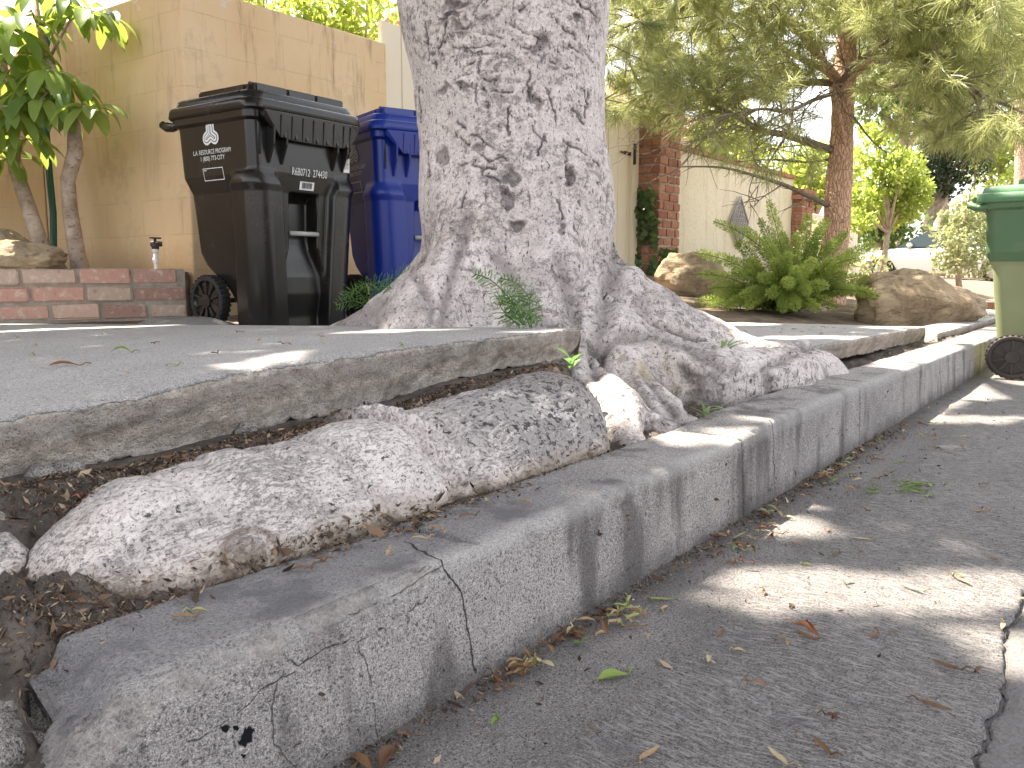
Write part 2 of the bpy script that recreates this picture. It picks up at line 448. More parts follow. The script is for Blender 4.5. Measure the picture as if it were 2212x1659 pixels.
# bark of the big pale tree ---------------------------------------------------
def fig_bark(name, root):
    s = NT(name)
    base = s.noise(5, 6, .62); w1 = s.warp(.05, 8)
    zone = s.noise(3.3, 4, .6); f3 = s.noise(170, 4, .78); f5 = s.noise(60, 5, .75)
    c = s.mix(s.ramp(s.math('ADD', s.math('MULTIPLY', base, .5), s.math('MULTIPLY', f5, .5)), [(.34, 0), (.62, 1)]), (.41, .362, .345), (.72, .65, .62))
    if not root:
        s1 = s.noise(1, 7, .78, s.map(w1, (24, 24, 38)))            # broken grey skin
        m1 = s.step(s.math('ADD', s1, s.math('MULTIPLY', s.math('SUBTRACT', zone, .5), .38)), .525, .60)
        c = s.mix(s.math('MULTIPLY', m1, .68), c, (.20, .176, .17))
        s2 = s.noise(1, 5, .72, s.map(s.warp(.02, 25), (85, 85, 36)))   # dark flecks along the fibre
        c = s.mix(s.math('MULTIPLY', s.step(s2, .595, .65), .9), c, (.055, .047, .048))
        hgt = s.math('SUBTRACT', s.math('MULTIPLY', base, .6), s.math('ADD', s.math('MULTIPLY', s.step(s2, .57, .68), .9), s.math('MULTIPLY', m1, .35)))
    else:
        s1 = s.noise(1, 7, .82, s.map(w1, (42, 200, 200)))          # grey streaks along the root
        x = s.sep(s.obj, 0); right = s.step(x, 1.0, 1.35)
        m1 = s.step(s.math('ADD', s1, s.math('ADD', s.math('MULTIPLY', s.math('SUBTRACT', zone, .5), .40), s.math('MULTIPLY', right, .02))), .535, .63)
        c = s.mix(s.math('MULTIPLY', m1, s.math('ADD', .62, s.math('MULTIPLY', right, .2))), c, (.155, .138, .138))
        patch = s.step(s.math('ADD', s.noise(7, 6, .75, s.map(w1, (1, 2.2, 2.2))), s.math('MULTIPLY', right, .10)), .50, .60); c = s.mix(s.math('MULTIPLY', patch, s.math('ADD', .36, s.math('MULTIPLY', right, .34))), c, s.mix(f3, (.10, .09, .09), (.34, .31, .30)))
        s2 = s.noise(1, 4, .7, s.map(s.warp(.02, 30), (60, 70, 70)))  # black flakes, thick on the far end
        c = s.mix(s.math('MULTIPLY', s.step(s.math('ADD', s2, s.math('MULTIPLY', right, .095)), .625, .67), .9), c, (.05, .045, .05))
        s3 = s.noise(1, 5, .7, s.map(s.warp(.02, 30), (120, 26, 26)))  # short upright ticks
        c = s.mix(s.math('MULTIPLY', s.step(s3, .62, .68), .6), c, (.14, .115, .10))
        hgt = s.math('SUBTRACT', s.math('MULTIPLY', base, .6), s.math('ADD', s.math('MULTIPLY', s.step(s2, .6, .7), .8), s.math('MULTIPLY', m1, .22)))
    c = s.mix(s.math('MULTIPLY', s.step(f3, .53, .63), .72), c, (.12, .107, .107))
    c = s.mix(s.math('MULTIPLY', s.step(f3, .42, .34), .35), c, (.80, .765, .74))
    f4 = s.noise(2.4, 5, .65); c = s.mix(s.math('MULTIPLY', s.step(f4, .56, .74), .35), c, (.50, .41, .29))
    hgt = s.math('ADD', hgt, s.math('MULTIPLY', f3, .5)); hgt = s.math('ADD', hgt, s.math('MULTIPLY', f5, .5))
    if not root:
        m = s.attr('scar')
        c = s.mix(s.math('MULTIPLY', m, .82), c, (.065, .055, .055)); hgt = s.math('SUBTRACT', hgt, s.math('MULTIPLY', m, .6))
        c = s.mix(s.math('MULTIPLY', s.attr('grey_fold_shade'), .72), c, (.14, .12, .112))  # grey patches and the painted shade of the root folds
        c = s.mix(s.math('MULTIPLY', s.attr('ochre'), .6), c, (.42, .34, .19))
    else:
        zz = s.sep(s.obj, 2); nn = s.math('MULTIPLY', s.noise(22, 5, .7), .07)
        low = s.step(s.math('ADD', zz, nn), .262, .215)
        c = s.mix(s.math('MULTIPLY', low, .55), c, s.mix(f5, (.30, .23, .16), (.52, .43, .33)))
        cz = s.warp(.03, 20); lx = s.math('ADD', s.sep(cz, 0), s.math('MULTIPLY', zz, .35)); cre = None
        for x0, w0 in ((.965, .011), (1.128, .007)):
            k_ = s.step(s.math('ABSOLUTE', s.math('SUBTRACT', lx, x0)), w0, w0*.2); cre = k_ if cre is None else s.math('MAXIMUM', cre, k_)
        c = s.mix(s.math('MULTIPLY', s.math('MULTIPLY', cre, s.math('MULTIPLY', s.step(f5, .40, .56), s.step(s.noise(11, 3, .6), .42, .58))), .8), c, (.09, .075, .068))
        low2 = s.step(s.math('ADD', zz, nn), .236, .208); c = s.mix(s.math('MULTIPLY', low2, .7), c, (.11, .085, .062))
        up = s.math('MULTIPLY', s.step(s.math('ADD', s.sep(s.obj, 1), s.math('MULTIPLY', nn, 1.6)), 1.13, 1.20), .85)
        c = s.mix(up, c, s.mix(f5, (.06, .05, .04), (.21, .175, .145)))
        kn = s.vmath('DISTANCE', s.obj, (.655, .895, .195)); c = s.mix(s.math('MULTIPLY', s.math('ADD', s.step(kn, .020, .010), s.math('MULTIPLY', s.math('MULTIPLY', s.step(kn, .046, .040), s.step(kn, .028, .034)), .8)), .75), c, s.mix(f5, (.07, .05, .04), (.22, .15, .10)))
    return s.finish(c, .85, s.bump(hgt, .75, .0045), .18)
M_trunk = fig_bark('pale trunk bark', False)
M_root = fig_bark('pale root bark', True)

def bark(name, a, b, sc=(14, 14, 4), dark=(.03, .02, .015)):
    s = NT(name); v = s.voro(3, s.map(s.warp(.08, 6), sc), 'DISTANCE_TO_EDGE'); n = s.noise(12, 6, .65)
    c = s.mix(n, a, b); c = s.mix(s.math('MULTIPLY', s.step(v, .06, .01), .62), c, dark)
    return s.finish(c, .9, s.bump(s.math('ADD', s.step(v, 0, .2), s.math('MULTIPLY', n, .6)), .9, .012), .15)
M_pinebark = bark('pine bark', (.62, .345, .225), (.80, .55, .40))
M_twig = bark('grey brown branch bark', (.26, .20, .15), (.44, .36, .28), (30, 30, 8))
def smoothbark(name, a, b):
    s = NT(name); n = s.noise(9, 6, .65); l = s.noise(1, 5, .7, s.map(s.warp(.03, 12), (30, 30, 120))); f = s.noise(90, 4, .75)
    c = s.mix(s.ramp(n, [(.34, 0), (.64, 1)]), a, b); c = s.mix(s.math('MULTIPLY', s.step(l, .58, .68), .6), c, tuple(x*.4 for x in a)); c = s.mix(s.math('MULTIPLY', s.step(f, .56, .68), .5), c, tuple(x*.5 for x in a))
    return s.finish(c, .85, s.bump(s.math('SUBTRACT', s.math('ADD', n, s.math('MULTIPLY', f, .5)), s.step(l, .58, .68)), .8, .005), .2)
M_bark2 = smoothbark('smooth brown bark', (.26, .19, .14), (.48, .38, .30))

def leafmat(name, a, b, back=None, w=.4, rough=.45, spec=.4, brown=None):
    s = NT(name); t = s.attr(); n = s.noise(30, 3, .6)
    f = s.math('ADD', s.math('MULTIPLY', t, .75), s.math('MULTIPLY', n, .25))
    c = s.ramp(f, [(.12, a), (.85, b)])
    if brown: c = s.mix(s.step(t, .93, .95), c, brown)
    tr = s.mix(.5, c, back if back else tuple(min(1, x*2.2) for x in b))
    return s.finish(c, rough, None, spec, transl=tr, trans_w=w)
M_bigleaf = leafmat('big glossy leaf', (.11, .20, .06), (.28, .38, .10), (.55, .65, .07), .45, .30, .5)
M_limeleaf = leafmat('lime leaf', (.19, .26, .045), (.42, .47, .12), (.60, .70, .10), .45)
M_midleaf = leafmat('mid green leaf', (.05, .10, .02), (.15, .22, .05), (.30, .40, .06), .4)
M_darkleaf = leafmat('dark evergreen leaf', (.018, .035, .016), (.06, .085, .035), None, .25)
M_paleleaf = leafmat('pale shrub leaf', (.16, .21, .07), (.42, .42, .22), (.5, .5, .2), .35, brown=(.34, .17, .09))
M_crown = leafmat('fig crown leaf', (.045, .07, .035), (.08, .11, .055), (.12, .13, .08), .05)
M_pine = leafmat('pine needle', (.17, .20, .065), (.42, .43, .165), (.54, .56, .21), .48, .4, .5)
M_foxtail = leafmat('foxtail leaf', (.14, .22, .04), (.47, .53, .135), (.44, .56, .12), .38, .45)
M_fernfrond = leafmat('feathery frond', (.06, .15, .03), (.14, .26, .06), None, .3)
M_ivy = leafmat('ivy leaf', (.03, .06, .015), (.09, .15, .04), None, .25)
M_weed = leafmat('weed leaf', (.10, .16, .06), (.26, .32, .13), None, .3)

def dryleaf():
    s = NT('dry leaf'); t = s.attr(); r = s.rand(); n = s.noise(60, 4, .6)
    c = s.ramp(s.math('FRACT', s.math('ADD', t, r)), [(0, (.10, .05, .025)), (.35, (.24, .125, .06)), (.62, (.40, .27, .15)), (.82, (.50, .42, .27)), (.95, (.30, .33, .12))])
    c = s.mix(s.math('MULTIPLY', s.step(n, .5, .7), .5), c, (.09, .05, .03))
    return s.finish(c, .6, s.bump(n, .4, .002), .35, transl=c, trans_w=.2)
M_dry = dryleaf()
M_greenfallen = leafmat('fallen green leaf', (.12, .2, .04), (.26, .34, .08), None, .25)
M_copper = simple('coppery curled leaf', (.34, .14, .07), .4, .5, var=.4, scale=40)

# masonry ----------------------------------------------------------------------
def brickmat(name, pal, mortar, worn=.5):
    s = NT(name); t = s.attr(); n = s.noise(26, 6, .65); n2 = s.noise(150, 3, .7)
    c = s.ramp(t, [(i/(len(pal)-1)*.96+.02, p) for i, p in enumerate(pal)])
    c = s.mix(s.math('MULTIPLY', s.step(n, .52, .66), worn), c, mortar)
    c = s.mix(s.math('MULTIPLY', s.step(n, .42, .3), .5), c, (.12, .07, .06))
    c = s.mix(s.math('MULTIPLY', s.step(n2, .58, .7), .35), c, (.12, .08, .07))
    return s.finish(c, .9, s.bump(s.math('ADD', n, s.math('MULTIPLY', n2, .5)), .8, .006), .2)
M_pinkbrick = brickmat('old pink brick', [(.34, .21, .17), (.52, .32, .25), (.40, .21, .17), (.56, .38, .30), (.46, .35, .28)], (.58, .49, .40), .75)
M_redbrick = brickmat('red brick', [(.26, .11, .072), (.38, .18, .115), (.31, .13, .085), (.43, .22, .15)], (.46, .36, .28), .5)
M_mortar = soil('mortar', (.38, .33, .27), (.56, .50, .42), 25)

def tanwall():
    s = NT('tan painted block'); 
    # blocks: 0.40 x 0.20, soft painted joints; x runs along one face and y along the other
    xy = s.math('ADD', s.sep(s.obj, 0), s.sep(s.obj, 1)); z = s.sep(s.warp(.012, 4), 2)
    row = s.math('DIVIDE', s.math('ADD', z, .05), .205)
    fz = s.math('ABSOLUTE', s.math('SUBTRACT', s.math('FRACT', row), .5))
    jz = s.step(fz, .484, .498)
    odd = s.math('MULTIPLY', s.math('FLOOR', s.math('MULTIPLY', s.math('FRACT', s.math('MULTIPLY', s.math('FLOOR', row), .5)), 2.0)), .5)
    fx = s.math('ABSOLUTE', s.math('SUBTRACT', s.math('FRACT', s.math('ADD', s.math('DIVIDE', xy, .41), odd)), .5))
    jx = s.step(fx, .488, .497)
    j = s.math('MAXIMUM', jz, jx); jm = s.math('MULTIPLY', j, s.step(s.noise(5, 4, .6), .34, .56))
    b = s.noise(1.6, 6, .6); n = s.noise(40, 5, .65)
    c = s.mix(s.ramp(b, [(.35, 0), (.65, 1)]), (.64, .45, .255), (.73, .56, .365))
    c = s.mix(s.math('MULTIPLY', n, .25), c, (.62, .46, .28))
    st = s.noise(1, 6, .7, s.map(s.warp(.05, 3), (9, 9, 1.1)))
    up = s.step(z, .5, 2.2)
    c = s.mix(s.math('MULTIPLY', s.step(st, .53, .68), s.math('MULTIPLY', up, .55)), c, (.24, .16, .10))
    blotch = s.noise(3.2, 6, .7); c = s.mix(s.math('MULTIPLY', s.step(blotch, .54, .68), .26), c, (.27, .17, .085))
    c = s.mix(s.math('MULTIPLY', jm, .28), c, (.28, .175, .09))
    foot = s.step(s.math('ADD', z, s.math('MULTIPLY', n, .2)), .86, .66); c = s.mix(s.math('MULTIPLY', foot, .45), c, (.30, .20, .12))
    chip = s.math('MULTIPLY', s.step(s.noise(9, 5, .75), .60, .63), s.step(z, 2.0, 2.06)); c = s.mix(chip, c, (.66, .53, .45))
    h = s.math('SUBTRACT', s.math('MULTIPLY', n, .4), s.math('MULTIPLY', jm, .5))
    return s.finish(c, .85, s.bump(h, .5, .005), .25)
M_tan = tanwall()

def stucco(name, a, b, dirt=.4, sc=1.0):
    s = NT(name); n = s.noise(28*sc, 6, .7); b1 = s.noise(1.5, 5, .6); st = s.noise(1, 5, .65, s.map(s.obj, (6, 6, .8)))
    c = s.mix(b1, a, b); c = s.mix(s.math('MULTIPLY', s.step(st, .52, .7), dirt), c, (.34, .27, .17))
    c = s.mix(s.math('MULTIPLY', s.step(n, .46, .34), .35), c, (.38, .32, .22))
    return s.finish(c, .9, s.bump(n, .9, .012), .2)
M_stucco = stucco('cream stucco', (.62, .55, .41), (.74, .68, .55), .45)
M_housewall = stucco('house stucco', (.66, .58, .44), (.74, .66, .52), .15, .5)
M_cream = simple('cream painted wood', (.74, .66, .53), .5, .35, var=.05, scale=5)
M_orange = stucco('orange stucco', (.62, .36, .17), (.70, .44, .22), .2, .6)

def rockmat():
    s = NT('tan boulder'); n = s.noise(4, 8, .7, dist=.6); v = s.noise(2, 6, .7, s.map(s.warp(.2, 2), (3, 3, 14))); f = s.noise(60, 5, .7)
    c = s.mix(s.ramp(n, [(.32, 0), (.66, 1)]), (.22, .162, .105), (.55, .425, .28)); c = s.mix(s.math('MULTIPLY', s.step(v, .53, .62), .6), c, (.14, .10, .07))
    c = s.mix(s.math('MULTIPLY', s.step(f, .58, .7), .35), c, (.62, .5, .34))
    return s.finish(c, .9, s.bump(s.math('ADD', n, s.math('ADD', s.math('MULTIPLY', v, .7), s.math('MULTIPLY', f, .3))), .9, .03), .2)
M_rock = rockmat()

# plastics, metals -------------------------------------------------------------
def plastic(name, col, dusty, rough=.32, dust=.35):
    s = NT(name); n = s.noise(3, 6, .65); f = s.noise(60, 4, .7); sc = s.noise(1.2, 5, .7, s.map(s.warp(.1, 4), (7, 7, 1.5)))
    d = s.math('MULTIPLY', s.step(n, .42, .72), dust)
    c = s.mix(d, col, dusty); c = s.mix(s.math('MULTIPLY', s.step(sc, .60, .72), dust*.7), c, dusty)
    r = s.math('ADD', rough, s.math('MULTIPLY', n, .25))
    return s.finish(c, r, s.bump(f, .08, .002), .5)
M_black = plastic('black bin plastic', (.010, .009, .0085), (.05, .041, .033), .13, .32)
M_blackwear = plastic('scuffed black plastic', (.035, .034, .036), (.075, .07, .066), .45, .4)
M_blue = plastic('blue bin plastic', (.004, .022, .21), (.015, .04, .24), .20, .2)
M_green = plastic('green bin plastic', (.065, .135, .06), (.14, .19, .10), .4, .45)
M_sunlitgreen = plastic('sunlit olive green plastic', (.215, .24, .115), (.29, .305, .175), .45, .4)  # sunlight on the green bin's lower body, painted in as lighter olive
M_lidgreen = plastic('green lid plastic', (.085, .20, .095), (.16, .27, .15), .38, .4)
M_rubber = plastic('black tyre rubber', (.014, .013, .013), (.05, .045, .04), .6, .5)
M_brownrubber = plastic('dusty brown wheel plastic', (.045, .035, .03), (.11, .085, .07), .6, .5)
M_white = simple('white print', (.72, .72, .72), .6, .3, var=.1, scale=60)
M_print = simple('black print', (.02, .02, .02), .6, .3)
M_barGrey = simple('grey plastic bar', (.42, .43, .38), .35, .4)
M_steel = simple('dark iron', (.06, .052, .05), .6, .4, .4, var=.3)
M_pvc = simple('white pvc pipe', (.66, .68, .70), .45, .4, var=.12, scale=25)
M_hose = simple('green hose', (.012, .075, .045), .35, .5)
M_palehose = simple('pale green hose', (.30, .42, .36), .4, .4)
M_lattice = simple('grey cast ornament', (.30, .28, .29), .7, .3, var=.3, scale=60)
M_carpaint = simple('white car paint', (.72, .72, .72), .25, .5, var=.02, coat=.5)
M_glass = simple('dark car glass', (.03, .045, .05), .08, .6, var=.1)
M_rim = simple('alloy wheel', (.45, .45, .46), .35, .5, .7)
M_roof = simple('reddish roof tile', (.45, .25, .19), .8, .2, var=.3, scale=8)
M_grass = leafmat('grass blade', (.16, .20, .05), (.36, .36, .14), None, .3)
# ------------------------------------------------------------------ ground, street, kerb, sidewalk
def struct(o): o['kind'] = 'structure'; return o

def nonuni(a, b, d0, d1, grow=1.12):
    """stations from a to b, spacing d0 near a growing to d1"""
    xs = [a]; d = d0
    while xs[-1] < b: xs.append(xs[-1]+d); d = min(d*grow, d1)
    xs[-1] = b; return np.array(xs)

# terrain height behind the kerb
def ground_h(x, y):
    x = np.asarray(x, float); y = np.asarray(y, float)
    s = sstep(1.2, 4.4, y)
    return .150+s*(.145+.16*sstep(4, 8.5, x)*sstep(24, 13, x))+.06*sstep(3.2, 6, x)*sstep(1.2, 2.2, y)

xs = np.unique(np.concatenate([-nonuni(0, 60, .4, 8)[::-1], np.arange(0, 9, .12), nonuni(9, 140, .2, 10)]))
ys = np.unique(np.concatenate([np.arange(.84, 2.2, .06), nonuni(2.2, 140, .12, 10)]))
X, Y = np.meshgrid(xs, ys, indexing='ij')
P = np.stack([X.ravel(), Y.ravel(), np.zeros(X.size)], 1)
Z = ground_h(P[:, 0], P[:, 1])+.012*vnoise(P, 3, 3, 5)-.05*((P[:, 0] > -3) & (P[:, 0] < 3.2) & (P[:, 1] < 1.36))
P[:, 2] = Z
struct(np_mesh('ground', P, grid_faces(len(xs), len(ys)), M_earth, smooth=True))

# near strip of dark soil between kerb and raised slab, lumpy, heaped against the underside of the slab
zx = lambda x: np.interp(x, [-3, .2, .494, .653, .852, 1.168, 1.451, 1.945], [.33, .355, .367, .373, .394, .404, .409, .411])
tx = lambda x: np.interp(x, [-2, .5, .683, .85, 1.165, 1.45, 1.934], [.10, .107, .104, .112, .117, .094, .083])
xs = np.concatenate([np.arange(-.9, .2, .02), np.arange(.2, 2.0, .008), np.arange(2.0, 3.6, .014), np.arange(3.6, 6.2, .03)]); ys = np.concatenate([np.arange(.50, .80, .016), np.arange(.80, 1.34, .010), [1.36, 1.40, 1.5, 1.8]])
X, Y = np.meshgrid(xs, ys, indexing='ij'); P = np.stack([X.ravel(), Y.ravel(), np.zeros(X.size)], 1)
n1 = vnoise(P, 14, 4, 3); n2 = np.abs(vnoise(P, 45, 2, 9)); n3 = vnoise(P, 110, 2, 12)
h = .152+.022*n1+.016*n2+.006*n3
bot = zx(P[:, 0])-tx(P[:, 0])
mk = sstep(1.07, 1.16, P[:, 1]+.02*n1)*sstep(1.93, 1.80, P[:, 0])
h = h*(1-mk)+(bot+.002+.004*n1+.002*n2)*mk
mk2 = sstep(.70, .58, P[:, 0])*sstep(1.02, 1.12, P[:, 1]+.02*n1); h = np.maximum(h, h*(1-mk2)+(.232+.012*n1+.008*n2)*mk2)
mk3 = sstep(.535, .465, P[:, 0]+.02*n1)*sstep(.885, 1.0, P[:, 1]+.02*n1); h = np.maximum(h, h*(1-mk3)+(.184+.022*n1+.018*n2+.010*n3)*mk3)
# the broken near end of the kerb: soil runs down toward the street
h += .016*sstep(.75, .50, P[:, 0])*sstep(.86, .93, P[:, 1])
end = sstep(.40, .31, P[:, 0]+.25*(P[:, 1]-.9)*0)
h -= end*.055*sstep(1.1, .90, P[:, 1]); h += end*.020*n2
h -= .10*sstep(.72, .52, P[:, 1])
h = np.where((P[:, 1] < .875) & (P[:, 0] > .318+.28*np.clip(P[:, 1]-.70, 0, 1)), -.06, h)
P[:, 2] = h
struct(np_mesh('soil_strip', P, grid_faces(len(xs), len(ys)), M_soil, smooth=True))

# street: a base sheet to the horizon, gutter pad 4 mm and more above
b = MB(); b.add([(-140, -140, -.012), (140, -140, -.012), (140, .70, -.012), (-140, .70, -.012)], [(0, 1, 2, 3)])
struct(b.build('road_base', M_asphalt))
# asphalt by the gutter joint with a broken seam
xs = np.concatenate([np.arange(-1, 3.2, .012), nonuni(3.2, 60, .03, 2)]); v = np.linspace(0, 1, 26)
def seam(x): 
    q = np.stack([x, 0*x, 0*x], 1); return .120+.022*vnoise(q, 8, 3, 21)+.009*vnoise(q, 50, 3, 4)
X, Vv = np.meshgrid(xs, v, indexing='ij'); sm = seam(xs)[:, None]
Yg = sm-Vv**2.2*4.0
P = np.stack([X.ravel(), Yg.ravel(), np.zeros(X.size)], 1)
P[:, 2] = -.002+.0025*vnoise(P, 60, 3, 7)-.004*np.repeat((v[None] < 1e-6), len(xs), 0).ravel()-.004*sstep(.03, .0, np.repeat((sm-Yg), 1, 1).ravel())
struct(np_mesh('asphalt_road', P, grid_faces(len(xs), len(v)), M_asphalt, smooth=True))
# concrete gutter pad
v = np.concatenate([[0, .004, .012], np.linspace(.03, 1, 60)])
X, Vv = np.meshgrid(xs, v, indexing='ij'); Yg = (sm+.005)+Vv*(.735-sm)
P = np.stack([X.ravel(), Yg.ravel(), np.zeros(X.size)], 1)
P[:, 2] = .0015*vnoise(P, 40, 3, 17)+.006*vnoise(P, 2.0, 2, 8)*.4-.007*(Vv.ravel() < 1e-6)+.010*sstep(.66, .72, P[:, 1])
brush = vnoise(np.stack([P[:, 0]*1+P[:, 1]*-.18, P[:, 1]*.1, 0*P[:, 0]], 1), 85, 2, 31)
P[:, 2] += .0016*brush*sstep(.62, .5, P[:, 1])
struct(np_mesh('gutter', P, grid_faces(len(xs), len(v)), M_gutter, smooth=True))

# kerb
def kerb():
    xs = np.concatenate([np.arange(.325, 1.4, .0065), np.arange(1.4, 3.2, .011), nonuni(3.2, 60, .03, 1.5, 1.05)])
    joints = [1.833, 2.823, 3.83, 5.45, 7.3, 9.3]
    xs = np.unique(np.concatenate([xs]+[[j-.010, j-.006, j-.0025, j, j+.0025, j+.006, j+.010] for j in joints]))
    jz = np.interp(xs, [.3, .81, 1.83, 2.03, 2.82, 3.83, 5.45, 8, 60], [.186, .186, .188, .200, .198, .188, .172, .165, .14])
    # profile (y,z) from the back foot over the top and down the face
    R = .018; pr = [(.885, .06), (.884, .12), (.883, .165), (.880, .180), (.872, .186)]
    pr += [(y, .188) for y in np.linspace(.862, .698+R+.004, 16)]
    pr += [(.698+R-R*math.sin(w), .188-R+R*math.cos(w)) for w in np.linspace(0.15, math.pi/2, 8)]
    pr += [(.697-.0003*i, z) for i, z in enumerate(np.linspace(.156, -.03, 26))]
    pr = np.array(pr); nv = len(pr)
    X = np.repeat(xs, nv); Yp = np.tile(pr[:, 0], len(xs)); Zp = np.tile(pr[:, 1], len(xs))
    Zp = np.where(Zp > .1, Zp+(np.repeat(jz, nv)-.188), Zp*1.0)
    P = np.stack([X, Yp, Zp], 1)
    # outward normals of the profile
    t = np.gradient(pr, axis=0); nr = np.stack([t[:, 1], -t[:, 0]], 1); nr /= np.linalg.norm(nr, axis=1)[:, None]
    nr = -nr
    if nr[10, 1] < 0: nr = -nr
    N = np.stack([0*X, np.tile(nr[:, 0], len(xs)), np.tile(nr[:, 1], len(xs))], 1)
    d = .0035*vnoise(P, 7, 3, 41)+.0012*vnoise(P, 70, 2, 42)
    topw = np.tile(sstep(.10, .17, pr[:, 1]), len(xs))
    edge = np.exp(-((np.tile(pr[:, 0], len(xs))-.712)/.022)**2)*topw
    chips = sstep(.28, .5, vnoise(P, 13, 3, 44))*edge
    d -= .012*chips
    P += N*d[:, None]
    # the worn arris is broken off along the near length, more and more toward the broken end
    X1 = np.stack([X, 0*X, 0*X], 1)
    wob = vnoise(X1, 17, 3, 45); wob2 = vnoise(X1, 60, 2, 48)
    yu = np.interp(X, [.32, .34, .365, .41, .57, .66, .80, .90], [.80, .745, .728, .724, .720, .716, .712, .700])+.007*wob+.003*wob2
    zl = np.interp(X, [.32, .348, .374, .43, .54, .64, .80, .90], [.05, .105, .155, .160, .163, .164, .172, .186])+.006*vnoise(X1, 14, 3, 51)+.003*wob2
    zt = .188
    t_ = np.clip(((yu-P[:, 1])*(yu-.697)+(zt-P[:, 2])*(zt-zl))/((yu-.697)**2+(zt-zl)**2), 0, 1)
    # signed position above the chamfer plane
    nx_, nz_ = (zt-zl), (yu-.697); ln = np.hypot(nx_, nz_); nx_, nz_ = -nx_/ln, nz_/ln
    over = (P[:, 1]-yu)*nx_+(P[:, 2]-zt)*nz_
    rough_ = .0045*vnoise(P, 40, 3, 46)+.0035*vnoise(P, 110, 2, 47)+.006*vnoise(P, 15, 2, 50)*sstep(.6, .36, X)
    inside = (X < .90) & (over > -.0005+rough_*0)
    push = np.where(inside, over+.0045+rough_, 0)
    P[:, 1] -= push*nx_; P[:, 2] -= push*nz_
    spall = np.where(inside, 1.0, 0.0)*sstep(.92, .84, X)
    for j in [1.833, 2.823]:
        pass
    for j in joints:
        w = np.exp(-((X-j)/.0040)**2); P -= N*(w*.020)[:, None]
    near = sstep(.42, .325, X); P[:, 2] -= .030*sstep(.40, .325, X+.02*vnoise(np.stack([X, Yp, 0*X], 1), 30, 3, 52))*sstep(.1, .17, Zp); P[:, 0] += near*(.30*(Yp-.70)+.045*vnoise(np.stack([0*X, Yp, Zp], 1), 24, 3, 49)-.05*sstep(.12, .0, Zp))
    spall = np.maximum(spall, sstep(.335, .326, X))
    Fq = grid_faces(len(xs), nv)
    # close the near end
    V = np.concatenate([P, [[.375, .79, .08]]]); c = len(P)
    cap = np.array([[i+1, i, c, c] for i in range(nv-1)])
    me = bpy.data.meshes.new('kerb'); me.from_pydata(V.tolist(), [], Fq[:, ::-1].tolist()+[[int(a), int(b_), int(c_)] for a, b_, c_, _ in cap])
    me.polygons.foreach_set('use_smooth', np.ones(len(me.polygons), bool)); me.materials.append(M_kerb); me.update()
    at_ = me.attributes.new('spall', 'FLOAT', 'POINT'); at_.data.foreach_set('value', np.concatenate([spall, [1]]).astype(np.float32))
    return struct(link(bpy.data.objects.new('kerb', me)))
kerb()

